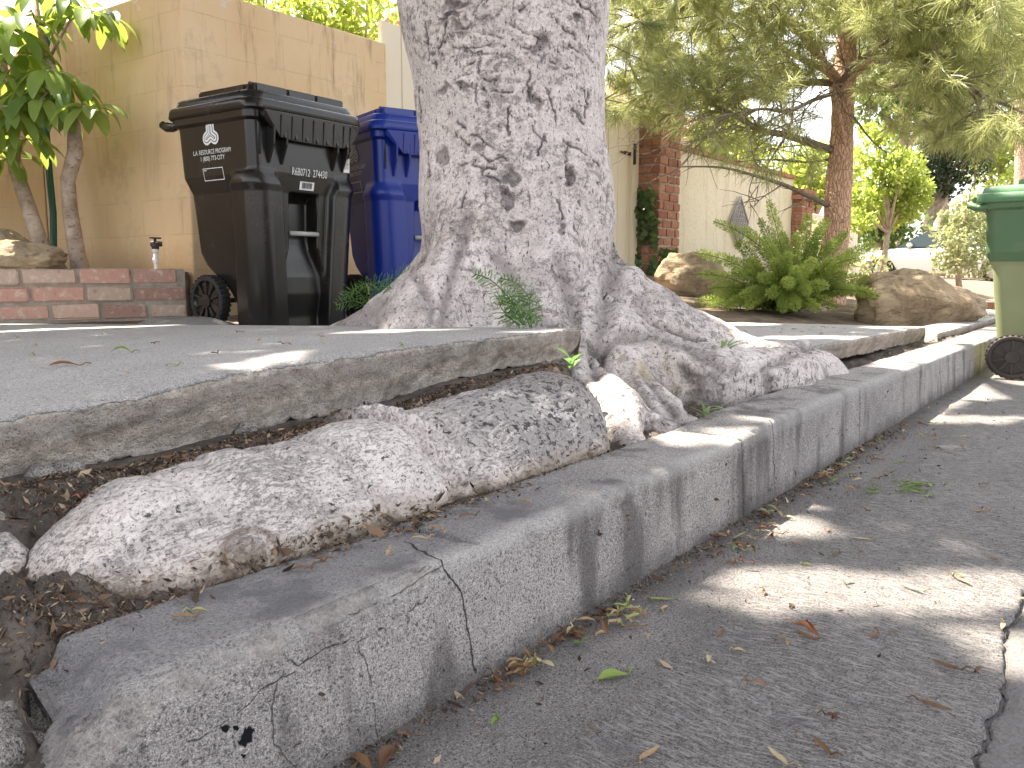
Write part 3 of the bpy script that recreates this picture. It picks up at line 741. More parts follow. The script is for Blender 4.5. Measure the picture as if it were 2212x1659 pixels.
# raised slabs --------------------------------------------------------------
def slab(name, x0, x1, y0, y1, ztop, thick, seed, dx=.008, rough=1.0, end0=True, slope=.0):
    """ztop(x,y) height of the top, thick(x) thickness at the front edge; front edge along y0, broken edges"""
    xs = np.arange(x0, x1, dx); xs = np.concatenate([[x0], xs[1:], [x1]])
    prof = []      # (inset y, fraction down, is_top)
    tops = np.concatenate([np.linspace(y1, y0+.14, 14), np.linspace(y0+.12, y0+.012, 10)])
    nT = len(tops); fr = np.concatenate([[.035], np.linspace(.09, 1, 15)]); und = np.array([.03, .07, .13, .25])
    nv = nT+len(fr)+len(und)
    V = np.zeros((len(xs), nv, 3))
    xx = xs[:, None]
    e = np.stack([xs, 0*xs, 0*xs], 1)
    wob = .010*vnoise(e, 5, 3, seed)*rough
    bot = thick(xs)*(1+.10*vnoise(e, 9, 3, seed+1)*rough+.10*vnoise(e, 42, 2, seed+2)*rough)
    V[:, :nT, 0] = xx; V[:, :nT, 1] = tops[None]+wob[:, None]*np.linspace(0, 1, nT)[None]**3; V[:, :nT, 2] = ztop(np.repeat(xx, nT, 1), V[:, :nT, 1])
    zt = ztop(xs, np.full(len(xs), y0))
    ins = .004+.030*sstep(.25, 1, fr)
    V[:, nT:nT+len(fr), 0] = xx; V[:, nT:nT+len(fr), 1] = y0+wob[:, None]+ins[None]-.006*(fr[None] < .05)*0
    V[:, nT:nT+len(fr), 2] = zt[:, None]-fr[None]*bot[:, None]
    V[:, nT+len(fr):, 0] = xx; V[:, nT+len(fr):, 1] = y0+.034+und[None]; V[:, nT+len(fr):, 2] = (zt-bot*.97)[:, None]+.004
    P = V.reshape(-1, 3)
    k = np.tile(np.concatenate([np.zeros(nT-1), [.4], np.full(len(fr), 1.0), np.full(len(und), .8)]), len(xs))
    dn = .009*vnoise(P, 22, 4, seed+3)+.0045*vnoise(P, 85, 2, seed+4)
    P[:, 1] -= dn*k*rough; P[:, 2] += k*rough*.006*vnoise(P, 60, 2, seed+5)*np.tile(np.concatenate([np.zeros(nT), fr, np.ones(len(und))]), len(xs))
    lip = np.tile(np.concatenate([np.zeros(nT-3), [.3, .7, 1], [1], np.zeros(len(fr)-1+len(und))]), len(xs))
    P[:, 2] -= lip*np.maximum(0, .006*vnoise(P, 45, 3, seed+6)+.001)*rough*1.6
    # end faces: pull inwards with noise so the corner is not razor straight
    for xe, sg in ((x0, 1), (x1, -1)):
        w = np.exp(-np.abs(P[:, 0]-xe)/.012)
        P[:, 0] += sg*w*(.006+.007*vnoise(P*np.array([0, 1, 1]), 30, 3, seed+7))*rough
        P[:, 2] -= w*np.tile(np.concatenate([np.ones(nT), np.zeros(len(fr)+len(und))]), len(xs))*.004
    F = grid_faces(len(xs), nv).tolist()
    # end caps
    n = len(xs); lastb = nT+len(fr)+len(und)-1
    Vl = P.tolist()
    for i in (0, n-1):
        rows = [i*nv+q for q in range(nv)]
        base = len(Vl)
        for q in range(nT):            # a foot point under each top point
            p = P[rows[q]]; Vl.append([float(p[0]), float(p[1]), float(p[2]-thick(np.array([p[0]]))[0]*1.0)])
        for q in range(nT-1):
            a = [rows[q], rows[q+1], base+q+1, base+q]; F.append(a if i else a[::-1])
        fan = [rows[nT-1]]+[rows[nT+q] for q in range(len(fr))]
        c = base+nT-1
        for q in range(len(fan)-1):
            a = [fan[q], fan[q+1], c]; F.append(a if i else a[::-1])
    dv = np.tile(np.concatenate([-(tops-y0)/.05, fr, np.full(len(und), 1.0)]), n); dv = np.concatenate([np.maximum(dv, -1), np.full(len(Vl)-n*nv, .7)])
    me = bpy.data.meshes.new(name); me.from_pydata(Vl, [], F); me.materials.append(M_slab)
    at_ = me.attributes.new('down', 'FLOAT', 'POINT'); at_.data.foreach_set('value', dv.astype(np.float32))
    me.polygons.foreach_set('use_smooth', np.ones(len(me.polygons), bool)); me.update()
    bm = bmesh.new(); bm.from_mesh(me); bmesh.ops.recalc_face_normals(bm, faces=bm.faces[:]); bm.to_mesh(me); bm.free()
    return struct(link(bpy.data.objects.new(name, me)))

slab('sidewalk_slab', -2.2, 1.945, 1.2, 4.9, lambda x, y: zx(x)-(y-1.2)*np.interp(x, [0, 1.945], [.020, .0315])-.0004*(y-1.2)**2,
     tx, 100)
slab('sidewalk_slab', 3.02, 5.38, .985, 2.25, lambda x, y: .285-(x-3.0)*.0175-(y-1.0)*.012, lambda x: np.interp(x, [3, 5.4], [.082, .09]), 130, dx=.014, rough=.7)
slab('sidewalk_slab', 5.42, 8.3, .93, 1.14, lambda x, y: .205-(x-5.4)*.008+(y-1.0)*.012, lambda x: 0*x+.09, 150, dx=.025, rough=.6)
slab('sidewalk_slab', 8.33, 30, .93, 2.2, lambda x, y: .185-(x-8.3)*.001+(y-1.0)*.012, lambda x: 0*x+.09, 170, dx=.15, rough=.6)
# paving where the bins stand, a little lower than the tilted slab
b = MB(); b.box((1.99, 2.95, .10), (4.9, 4.33, .286)); struct(b.build('driveway_pad', M_pad))
# rough patch of mortar by the planter foot
xs = np.linspace(0, 1, 60); ys = np.linspace(0, 1, 16); X, Y = np.meshgrid(xs, ys, indexing='ij')
P = np.stack([2.0+.62*X.ravel(), 3.30+.6*Y.ravel(), 0*X.ravel()], 1)
P[:, 2] = .27+.072*np.minimum(1, 3*np.minimum(X, 1-X).ravel())*np.minimum(1, 3*np.minimum(Y, 1-Y).ravel())+.01*vnoise(P, 12, 3, 3)
struct(np_mesh('mortar_patch', P, grid_faces(60, 16), M_pad, smooth=True))
# driveway of the neighbour at the far right
b = MB(); b.add([(21, .9, .245), (28.5, .9, .245), (28.5, 12, .30), (21, 12, .30)], [(0, 1, 2, 3)]); struct(b.build('far_driveway', M_pad))
# ------------------------------------------------------------------ the big pale tree
TC = Vector((2.48, 1.86, 0)); RH = Vector((.592, -.806, 0)); FH = Vector((.806, .592, 0))
def W(s, t, z): p = TC+RH*s+FH*t; return (p.x, p.y, z)
def chain(*pts):
    return [(W(*a[:3]), a[3], W(*b_[:3]), b_[3]) for a, b_ in zip(pts[:-1], pts[1:])]
trunk_segs = chain((.07, 0, .42, .29), (.05, 0, .78, .322), (.0, 0, 1.5, .343), (-.02, 0, 2.4, .345))
root_segs = (chain((.18, -.02, .55, .19), (.50, -.02, .350, .172), (.85, .0, .19, .14), (1.16, .0, .175, .10))
    + chain((.22, -.22, .42, .15), (.42, -.42, .27, .125), (.64, -.50, .215, .115), (.90, -.32, .20, .105), (1.08, -.08, .19, .085))
    + chain((1.02, .04, .20, .10), (1.10, .05, .225, .075))
    + chain((.28, -.34, .32, .12), (.36, -.58, .235, .085), (.43, -.80, .175, .055), (.52, -.93, .14, .03))
    + chain((.10, -.38, .33, .10), (.18, -.62, .268, .078), (.29, -.96, .20, .066), (.31, -1.16, .135, .04)) + chain((.29, -.92, .195, .05), (.45, -.99, .145, .028))
    + chain((.0, -.12, .80, .19), (-.12, -.30, .53, .14), (-.27, -.50, .36, .13), (-.36, -.62, .22, .13))
    + chain((-.10, .05, .54, .19), (-.36, .06, .35, .15), (-.60, .10, .25, .11), (-.95, .2, .15, .08))
    + chain((.10, -.18, .62, .19), (.08, -.36, .36, .16), (.08, -.46, .2, .15))
    + chain((0, .2, .7, .25), (.1, .7, .2, .12)) + chain((.16, .15, .45, .18), (.7, .5, .15, .1)) + chain((-.08, .2, .42, .17), (-.45, .7, .15, .1)))
far_root = [((1.62, 1.13, .19), .125, (1.78, 1.38, .19), .13), ((1.78, 1.38, .19), .13, (2.12, 1.62, .22), .2)]
def trunk_field(P):
    a = cones_sdf(P, trunk_segs, .10); b_ = cones_sdf(P, root_segs, .034)
    k = .085; h = np.clip(.5+.5*(a-b_)/k, 0, 1); d = a*(1-h)+b_*h-k*h*(1-h)
    c = cones_sdf(P, far_root, .06); k = .06; h = np.clip(.5+.5*(d-c)/k, 0, 1); d = d*(1-h)+c*h-k*h*(1-h)
    return d
V, Q = surface_nets(trunk_field, (1.4, .72, .06), (3.55, 3.1, 2.3), .0125)
N = vert_normals(V, Q)
lo = sstep(1.1, .35, V[:, 2])
flow = V.copy()
# skin: long soft swellings, wrinkles that follow the flare, small pits
dsp = .010*vnoise(V, (5, 5, 2.2), 3, 61)+.010*lo*vnoise(V, (13, 13, 13), 3, 62)
a = np.arctan2(V[:, 1]-TC.y, V[:, 0]-TC.x)
rr = np.hypot(V[:, 1]-TC.y, V[:, 0]-TC.x)
wr = vnoise(np.stack([a*5, rr*7, V[:, 2]*30+a*2], 1), 1.0, 2, 63)
dsp += .0045*lo*wr
dsp -= .005*sstep(.35, .6, vnoise(V, (20, 20, 14), 2, 64))
rb = np.cos(a*9+3*vnoise(V, 2, 2, 65)); dsp += .010*sstep(.1, .45, V[:, 2])*sstep(1.0, .5, V[:, 2])*rb
V = V+N*dsp[:, None]
# refine the street side, then carve the old knife cuts and scars into it
def refine(V, Q, sel, lev):
    A, B, C, D = [V[Q[sel][:, k]] for k in range(4)]; n = 2**lev
    t = np.linspace(0, 1, n+1); Vs = []
    G = np.empty((len(A), n+1, n+1, 3))
    for i, u in enumerate(t):
        for j, w in enumerate(t):
            G[:, i, j] = A*(1-u)*(1-w)+B*u*(1-w)+C*u*w+D*(1-u)*w
    base = np.arange(len(A))[:, None]*((n+1)**2)
    q = np.array([[i*(n+1)+j, (i+1)*(n+1)+j, (i+1)*(n+1)+j+1, i*(n+1)+j+1] for i in range(n) for j in range(n)])
    F = (base[:, :, None]+q[None]).reshape(-1, 4); G = G.reshape(-1, 3)
    rest = Q[~sel]; allV = np.concatenate([V, G]); allF = np.concatenate([rest, F+len(V)])
    key = np.round(allV/2e-5).astype(np.int64); _, first, inv = np.unique(key, axis=0, return_index=True, return_inverse=True)
    inv = inv.ravel(); allF = inv[allF]; allV = allV[first]
    used = np.zeros(len(allV), bool); used[allF] = True; mp = np.cumsum(used)-1
    return allV[used], mp[allF]
fc = V[Q].mean(1); fn = np.cross(V[Q[:, 2]]-V[Q[:, 0]], V[Q[:, 3]]-V[Q[:, 1]]); fn /= np.linalg.norm(fn, axis=1)[:, None]
tocam = np.array([0, 0, EYE])-fc; tocam /= np.linalg.norm(tocam, axis=1)[:, None]
sel = ((fn*tocam).sum(1) > -.15) & (fc[:, 2] < 1.7) & (fc[:, 2] > .12)
V, Q = refine(V, Q, sel, 2)
N = vert_normals(V, Q)
fq = (V-np.array(TC)); front = ((fq @ np.array(FH)) < -.05)
def uz(px, py, D=2.76):
    return np.array([(px-1106)/CF*D, EYE+(586-py)/CF*D])
# folds between the roots, surveyed from the street
q_ = V-np.array([0, 0, EYE]); dp_ = q_ @ np.array(Fv); vx = CW/2+CF*(q_ @ np.array(Rv))/dp_; vy = CH/2-CF*(q_ @ np.array(Uv))/dp_; VP = np.stack([vx, vy], 1)+6*np.stack([vnoise(V, 18, 2, 86), vnoise(V, 18, 2, 87)], 1)
face = ((N*(np.array([0, 0, EYE])-V)).sum(1) > 0) & (dp_ < 3.25)
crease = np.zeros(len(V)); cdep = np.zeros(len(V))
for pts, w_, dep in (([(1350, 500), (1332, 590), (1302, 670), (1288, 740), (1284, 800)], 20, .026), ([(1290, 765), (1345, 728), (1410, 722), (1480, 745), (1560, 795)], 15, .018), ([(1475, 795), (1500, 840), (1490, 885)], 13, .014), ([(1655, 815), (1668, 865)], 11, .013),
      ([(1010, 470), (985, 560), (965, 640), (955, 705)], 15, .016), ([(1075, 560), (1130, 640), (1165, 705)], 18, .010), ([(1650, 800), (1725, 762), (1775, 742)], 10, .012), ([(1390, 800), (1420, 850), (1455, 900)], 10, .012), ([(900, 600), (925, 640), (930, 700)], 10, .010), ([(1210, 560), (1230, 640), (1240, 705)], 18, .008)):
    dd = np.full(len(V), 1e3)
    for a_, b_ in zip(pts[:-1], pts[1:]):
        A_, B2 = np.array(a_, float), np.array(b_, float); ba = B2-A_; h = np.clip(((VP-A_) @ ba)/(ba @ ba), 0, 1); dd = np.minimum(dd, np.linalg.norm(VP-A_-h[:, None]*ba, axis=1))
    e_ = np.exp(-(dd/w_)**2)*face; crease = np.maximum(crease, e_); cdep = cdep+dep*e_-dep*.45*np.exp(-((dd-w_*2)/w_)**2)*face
V = V-N*cdep[:, None]
UZ = np.stack([V[:, 0]*RH.x+V[:, 1]*RH.y, V[:, 2]], 1)
Wb = UZ+.012*np.stack([vnoise(V, 30, 2, 66), vnoise(V, 30, 2, 67)], 1)+.005*np.stack([vnoise(V, 110, 2, 68), vnoise(V, 110, 2, 69)], 1)
CUTS = [[(1010, 20), (1022, 55)], [(1025, 60), (1075, 20)], [(1022, 85), (1058, 62)], [(1030, 95), (1060, 105), (1085, 112)], [(960, 110), (1010, 125), (1090, 125)],
 [(1000, 170), (1030, 150)], [(1000, 178), (1075, 192)], [(1046, 200), (1052, 250)], [(1012, 205), (1110, 215)], [(965, 285), (1060, 355)], [(985, 270), (1085, 345)], [(1060, 355), (1085, 345)],
 [(1045, 365), (1050, 440)], [(1055, 385), (1080, 400)], [(1000, 360), (1075, 372)], [(1190, 60), (1240, 95)], [(1100, 85), (1150, 105), (1180, 110)], [(1165, 200), (1185, 215), (1200, 270)],
 [(1240, 240), (1260, 265)], [(1225, 320), (1220, 385)], [(1140, 175), (1145, 235)], [(1150, 285), (1175, 315)], [(1215, 310), (1300, 350)], [(1010, 400), (1000, 455)], [(1160, 340), (1175, 300)],
 [(930, 120), (985, 140)], [(940, 150), (975, 60)], [(1120, 60), (1165, 25)], [(1230, 110), (1285, 130)], [(1095, 250), (1100, 300)], [(1040, 150), (1030, 240)], [(1130, 130), (1180, 150), (1230, 160)],
 [(1085, 25), (1130, 30), (1180, 20)], [(1010, 130), (1120, 150)], [(920, 60), (925, 130)], [(1240, 20), (1290, 40)], [(1060, 330), (1090, 350)], [(1140, 420), (1150, 470)], [(1205, 440), (1215, 475)],
 [(1270, 200), (1265, 250)], [(895, 180), (900, 250)], [(915, 300), (922, 380)], [(1250, 430), (1240, 500)]]
def sdist(W_, a, b):
    ba = b-a; h = np.clip(((W_-a) @ ba)/(ba @ ba), 0, 1); return np.linalg.norm(W_-a-h[:, None]*ba, axis=1)
cd = np.full(len(V), 9.0)
for l in CUTS:
    for a_, b_ in zip(l[:-1], l[1:]): cd = np.minimum(cd, sdist(Wb, uz(*a_), uz(*b_)))
wv = .0036+.003*vnoise(V, 14, 2, 70)
cut = sstep(wv+.0015, wv-.0025, cd)*front*sstep(-.45, -.15, vnoise(V, 40, 2, 76))
dsp = -.0045*cut+.003*np.exp(-((cd-.014)/.006)**2)*front
hole = np.zeros(len(V))
W2 = UZ+.03*np.stack([vnoise(V, 26, 3, 77), vnoise(V, 26, 3, 78)], 1)
for px, py, ru, rz, dep in ((1160, 118, .030, .034, .014), (990, 45, .050, .014, .010), (975, 62, .036, .012, .012), (1002, 78, .03, .010, .010), (985, 40, .010, .045, .012), (1225, 385, .016, .030, .022), (1035, 320, .022, .016, .012), (1110, 390, .024, .03, .014), (1095, 435, .018, .03, .012), (1120, 490, .038, .020, .022), (950, 345, .022, .035, .010), (965, 205, .022, .02, .01), (1003, 205, .02, .018, .01), (1150, 225, .012, .04, .01), (1210, 492, .014, .018, .008), (1245, 50, .012, .018, .01), (1190, 585, .008, .03, .006)):
    c = uz(px, py); d = np.hypot((W2[:, 0]-c[0])/ru, (W2[:, 1]-c[1])/rz)
    hole = np.maximum(hole, sstep(1.05, .75, d)*front); dsp += front*(-dep*sstep(1.15, .3, d)+dep*.35*np.exp(-((d-1.35)/.3)**2))
# small pits and flakes, longer along the fibre
fl = vnoise(V, (95, 95, 48), 3, 79); fl2 = vnoise(V, (34, 34, 15), 4, 80)
pit = sstep(.34, .50, fl)*.8*sstep(-.3, .2, vnoise(V, 4, 2, 83)); plate = sstep(.30, .40, fl2)*.45
dsp -= .0022*pit*sel.any()+.0028*plate
scar = np.clip(np.maximum(np.maximum(cut, hole*.68), np.maximum(pit*.85, plate*.55)), 0, 1)
V = V+N*dsp[:, None]
# low grey patches, shade painted into the root folds, warm stain low on the right-hand swelling
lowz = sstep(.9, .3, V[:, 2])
conc = vnoise(V, (6, 6, 5), 3, 84); grey_fold_shade = lowz*sstep(.08, .4, conc)*.8
fold = np.exp(-((UZ[:, 0]-uz(1290, 700)[0]+.25*(UZ[:, 1]-.4))/.045)**2)*sstep(.62, .4, V[:, 2])*front; grey_fold_shade = np.maximum(grey_fold_shade, crease*.85)
och = np.exp(-np.sum((V-np.array(at(1395, 825, d=2.5)))**2, 1)/.012)*sstep(-.2, .3, vnoise(V, 25, 3, 85))
fig = empty('street_tree', (TC.x, TC.y, .15), 0, 'huge pale grey street tree with flared, scarred trunk and roots lifting the sidewalk', 'tree')
def pk(o, p):
    o.parent = p; o.matrix_parent_inverse = Matrix.Translation(-Vector(p.location)) if p.rotation_euler.z == 0 else p.matrix_world.inverted(); return o
# parts are modelled in place, so they are parented with the inverse of the Empty's offset
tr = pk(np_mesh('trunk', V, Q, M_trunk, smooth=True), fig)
for nm, ar in (('scar', scar), ('grey_fold_shade', grey_fold_shade), ('ochre', och)):
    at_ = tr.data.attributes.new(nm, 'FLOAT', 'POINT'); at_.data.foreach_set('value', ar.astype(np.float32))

# the long exposed root along the kerb
nr = [((.535, 1.045, .160), .097, (.60, 1.04, .18), .106), ((.60, 1.04, .18), .106, (.72, 1.03, .19), .108), ((.72, 1.03, .19), .108, (1.0, 1.03, .200), .108),
      ((1.0, 1.03, .2), .108, (1.28, 1.03, .208), .112), ((1.28, 1.03, .208), .112, (1.50, 1.03, .205), .128), ((1.50, 1.03, .205), .128, (1.575, 1.06, .20), .125), ((1.575, 1.06, .2), .125, (1.74, 1.34, .19), .12)]
nr += [((a_[0], a_[1]-.055, a_[2]-.03), ra-.025, (b_[0], b_[1]-.055, b_[2]-.03), rb_-.025) for a_, ra, b_, rb_ in nr[1:5]]
nr += [((a_[0], a_[1]+.08, a_[2]+.005), ra-.03, (b_[0], b_[1]+.09, b_[2]+.005), rb_-.03) for a_, ra, b_, rb_ in nr[1:5]]
def near_field(P):
    d = cones_sdf(P, nr, .035)
    x = P[:, 0]; y = P[:, 1]; z = P[:, 2]
    def band(x0, w, lean, wob=.012):
        return np.exp(-(((x-x0-lean*(z-.2)-lean*.5*(y-1.0)+wob*np.sin(z*38))/w)**2))
    d = d+.011*band(.895, .014, -.35)-.006*band(.955, .030, -.3)       # constriction and swelling
    d = d-.020*band(1.075, .013, -.35)*sstep(.16, .24, z)+.014*band(1.045, .013, -.35)+.012*band(1.108, .013, -.35)   # a thin strap grown over the root
    d = d+.010*band(.80, .012, -.4)*sstep(.14, .2, z)+.008*band(1.30, .02, -.25)+.006*band(1.2, .012, -.3)+.009*band(.66, .014, -.5)*sstep(.2, .26, z)
    # the knot low on the street side
    q = np.linalg.norm(P-np.array([.655, .905, .195]), axis=1)
    d = d-.013*np.exp(-((q-.030)/.011)**2)+.016*np.exp(-(q/.018)**2)
    return d
V, Q = surface_nets(near_field, (.27, .84, .05), (1.85, 1.48, .37), .0062)
N = vert_normals(V, Q)
dsp = .0035*vnoise(V, (3, 7, 7), 2, 71)+.0030*vnoise(V, (14, 40, 40), 3, 72)+.0020*vnoise(V, (30, 110, 110), 2, 73)
dsp += .003*sstep(1.2, 1.45, V[:, 0])*vnoise(V, (60, 60, 14), 2, 74)
dsp -= .006*sstep(.3, .55, vnoise(V, 26, 2, 75))
V = V+N*dsp[:, None]
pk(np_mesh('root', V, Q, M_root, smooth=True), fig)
# short root stub that plunges down at the near end
V, Q = surface_nets(lambda P: cones_sdf(P, [((.462, 1.19, .262), .032, (.430, 1.10, .205), .036), ((.430, 1.10, .205), .036, (.41, 1.05, .14), .040)], .03), (.3, .92, .04), (.6, 1.30, .36), .006)
N = vert_normals(V, Q); V = V+N*(.006*vnoise(V, (40, 40, 8), 3, 81)+.003*vnoise(V, 60, 2, 82))[:, None]
pk(np_mesh('root', V, Q, M_root, smooth=True), fig)

# upper trunk, limbs and crown (above the picture; they shade the street)
b = MB()
b.tube([W(-.02, 0, 2.2), W(-.03, 0, 2.9), W(-.05, 0, 3.6)], [.36, .35, .36], 20)
limbs = [((-.05, 0, 3.4), (-.8, .6, 4.6), (-1.6, 1.5, 6.0)), ((0, 0, 3.4), (.9, .9, 4.8), (1.6, 2.6, 6.2)), ((0, 0, 3.4), (.7, -.6, 4.7), (1.7, -1.2, 6.0)), ((-.05, 0, 3.5), (.1, 1.6, 5.0), (-.2, 3.6, 6.6)), ((0, 0, 3.5), (1.6, .4, 5.1), (3.2, 1.5, 6.4)), ((0, 0, 3.4), (-.7, -.7, 4.9), (-1.2, -1.6, 6.2))]
for l in limbs:
    b.tube([W(*p) for p in l], [.22, .13, .05], 10)
pk(b.build('limb', M_trunk), fig)

# sun --------------------------------------------------------------------------
SUN_EL, SUN_AZ = rad(62), rad(87)
SD = np.array([math.cos(SUN_EL)*math.cos(SUN_AZ), math.cos(SUN_EL)*math.sin(SUN_AZ), math.sin(SUN_EL)])
# gaps in the crown: (centre on the ground, half size along x, along y, turn) of the sun flecks they let through
GAPS = [((1.56, .34, 0), .29, .058, -55), ((1.68, .16, 0), .12, .075, -55), ((1.37, .49, 0), .05, .022, -54), ((1.80, .625, 0), .13, .050, -54),
        ((1.82, 1.02, .20), .10, .045, -54), ((2.12, .735, .19), .10, .035, 0), ((1.70, 1.66, .39), .125, .035, -50), ((1.0, 1.30, .40), .14, .008, 30),
        ((1.62, 3.13, .35), .33, .075, -24), ((3.85, 1.13, .28), .34, .10, -50), ((3.2, 1.19, .28), .11, .04, -50), ((2.25, .33, 0), .10, .010, -54),
        ((3.6, .5, 0), .25, .06, -54), ((4.5, .45, 0), .35, .12, -40), ((4.6, .78, .19), .9, .10, 0), ((4.6, .85, .2), 1.0, .06, 0), ((3.05, 1.25, .42), .12, .12, 0), ((2.35, 5.0, 1.4), .5, .45, 0), ((1.44, .08, 0), .08, .05, -54),
        ((2.2, 4.62, .58), .45, .12, -29), ((6.9, 1.7, .5), .20, .16, 0), ((6.5, 1.5, .5), .12, .25, 0), ((2.6, 5.1, 1.9), .5, .4, 0), ((5.2, .35, 1.0), .45, .25, 0), ((5.2, .6, .3), .3, .2, 0), ((3.1, 4.5, 2.14), .1, .3, 0), ((4.3, 4.5, 2.14), .3, .1, 0)]
def crown():
    n = 105000
    # cloud of leaves, thick over the near street, thinning to the right
    c = np.array([1.7, 4.6, 6.0]); r = np.array([4.7, 5.9, 1.1])
    q = np.sqrt(RNG.random(n)); w_ = RNG.random(n)*2*math.pi
    C = c+np.stack([q*np.cos(w_), q*np.sin(w_), RNG.uniform(-1, 1, n)*np.sqrt(1-q*q*.8)], 1)*r
    C[:, 2] = np.maximum(C[:, 2], 4.65+.05*np.hypot(C[:, 0]-2.5, C[:, 1]-1.9)+.1*np.maximum(0, C[:, 1]-7))
    t = C[:, 2]/SD[2]
    G = C-SD*t[:, None]                         # where each leaf's shade falls at street level
    keep = np.ones(len(C), bool)
    for (gx, gy, gz), hx, hy, tw in GAPS:
        H = C-SD*((C[:, 2]-gz)/SD[2])[:, None]
        dx = H[:, 0]-gx; dy = H[:, 1]-gy; ct, st = math.cos(rad(tw)), math.sin(rad(tw))
        a_ = (dx*ct+dy*st)/(hx+.058); b_ = (-dx*st+dy*ct)/(hy+.058)
        w = 1+.25*np.sin(np.arctan2(b_, a_)*3+gx*9)
        keep &= (a_*a_+b_*b_) > w
    Gz = np.stack([G[:, 0], G[:, 1], 0*G[:, 0]], 1)
    dap = vnoise(Gz, 2.2, 2, 91)
    far = sstep(3.6, 5.4, G[:, 0])
    keep &= ~((dap > .46-.36*far) & (far > .02))
    keep &= RNG.random(len(C)) > .25*sstep(6, 8, G[:, 0])
    C = C[keep]; m = len(C)
    L = RNG.uniform(.13, .20, m); Wd = L*.46
    d = RNG.normal(size=(m, 3)); d /= np.linalg.norm(d, axis=1)[:, None]
    nn = SD+.55*RNG.normal(size=(m, 3)); nn -= d*(nn*d).sum(1)[:, None]; nn /= np.linalg.norm(nn, axis=1)[:, None]
    s_ = np.cross(d, nn)
    V = np.stack([C-d*L[:, None]*.5, C+s_*Wd[:, None]*.5, C+d*L[:, None]*.5, C-s_*Wd[:, None]*.5], 1).reshape(-1, 3)
    return V, np.arange(m*4).reshape(-1, 4), RNG.random(m)
V, Q, T = crown()
pk(np_mesh('crown', V, Q, M_crown, tint=T), fig)
# ------------------------------------------------------------------ wheeled bins. Local frame: front faces -Y, wheels at the back, base at z=0
ZS = np.unique(np.concatenate([np.linspace(0, 1.0, 90), np.linspace(.60, .78, 24)]))
STRAIGHT = False
def bin_dims(z):
    a = np.interp(z, [0, .10, .64, .715, 1.0], [.245, .252, .282, .312, .325])
    yf = np.interp(z, [0, .64, .73, 1.0], [.050, .022, .002, -.006])
    yb = np.interp(z, [0, .06, .12, .18, .24, .30, .36, .64, .72, 1.0], [.25, .25, .265, .31, .39, .47, .51, .53, .55, .56])
    if STRAIGHT: yb = np.interp(z, [0, .02, .62, .70, 1.0], [.44, .455, .515, .545, .56])
    return a, yf, yb
def bin_ring(z, nF=84, nC=10, nS=26):
    a, yf, yb = bin_dims(z); r = .05
    pts = []; nrm = []
    def line(p, q, n, nm):
        for t in np.arange(n)/n: pts.append((p[0]+(q[0]-p[0])*t, p[1]+(q[1]-p[1])*t)); nrm.append(nm)
    def arc(c, w0, n):
        for t in np.arange(n)/n:
            w = w0+math.pi/2*t; pts.append((c[0]+r*math.cos(w), c[1]+r*math.sin(w))); nrm.append((math.cos(w), math.sin(w)))
    line((-a+r, yf), (a-r, yf), nF, (0, -1)); arc((a-r, yf+r), -math.pi/2, nC)
    line((a, yf+r), (a, yb-r), nS, (1, 0)); arc((a-r, yb-r), 0, nC)
    line((a-r, yb), (-a+r, yb), 18, (0, 1)); arc((-a+r, yb-r), math.pi/2, nC)
    line((-a, yb-r), (-a, yf+r), nS, (-1, 0)); arc((-a+r, yf+r), math.pi, nC)
    P = np.array(pts); N = np.array(nrm); x, y = P[:, 0], P[:, 1]
    # stout corner columns on the lower two thirds of the front, with a sloping top
    mz = sstep(.745, .665, z); mx = sstep(a-.135, a-.112, np.abs(x))*sstep(yf+.150, yf+.128, y)
    P = P+N*(.046*mz*mx)[:, None]
    # hand pocket in the front, opening into a flared hollow to the foot
    if z < .66:
        hw = np.interp(z, [0, .26, .38, .64], [.125, .118, .085, .085])
        dep = np.interp(z, [0, .05, .16, .25, .33, .42, .60, .63, .645], [.03, .035, .022, .03, .055, .075, .080, .055, 0])
        m = sstep(hw+.010, hw-.008, np.abs(x))*(N[:, 1] < -.9)
        P[:, 1] += dep*m
    return P
def bin_body(mat, parent, mats=None, zsplit=.0):
    V = []
    for z in ZS:
        p = bin_ring(z); V.append(np.concatenate([p, np.full((len(p), 1), z)], 1))
    n = len(V[0]); V = np.concatenate(V); nz = len(ZS)
    i, j = np.meshgrid(np.arange(nz-1), np.arange(n), indexing='ij')
    F = np.stack([i*n+j, i*n+(j+1) % n, (i+1)*n+(j+1) % n, (i+1)*n+j], -1).reshape(-1, 4)
    zc = V[F][:, :, 2].mean(1); 
    o = np_mesh('body', V, F, mat, parent, smooth=True, mats=mats, midx=(zc < zsplit).astype(int) if mats else None)
    return o
def rrect(a, y0, y1, r, n=7):
    pts = []
    for cx, cy, w0 in ((a-r, y0+r, -90), (a-r, y1-r, 0), (-a+r, y1-r, 90), (-a+r, y0+r, 180)):
        for k in range(n+1):
            w = rad(w0+90*k/n); pts.append((cx+r*math.cos(w), cy+r*math.sin(w)))
    return pts
def loft(b, rings, cap=True, sm=True):
    n = len(rings[0]); vs = [p for r in rings for p in r]; fs = []
    for i in range(len(rings)-1):
        for k in range(n): fs.append((i*n+k, i*n+(k+1) % n, (i+1)*n+(k+1) % n, (i+1)*n+k))
    if cap: fs.append(tuple((len(rings)-1)*n+k for k in range(n))); fs.append(tuple(range(n))[::-1])
    b.add(vs, fs, sm)
def bevel(o, w=.004, seg=2, ang=35):
    m = o.modifiers.new('bevel', 'BEVEL'); m.width = w; m.segments = seg; m.limit_method = 'ANGLE'; m.angle_limit = rad(ang); m.harden_normals = False
    return o
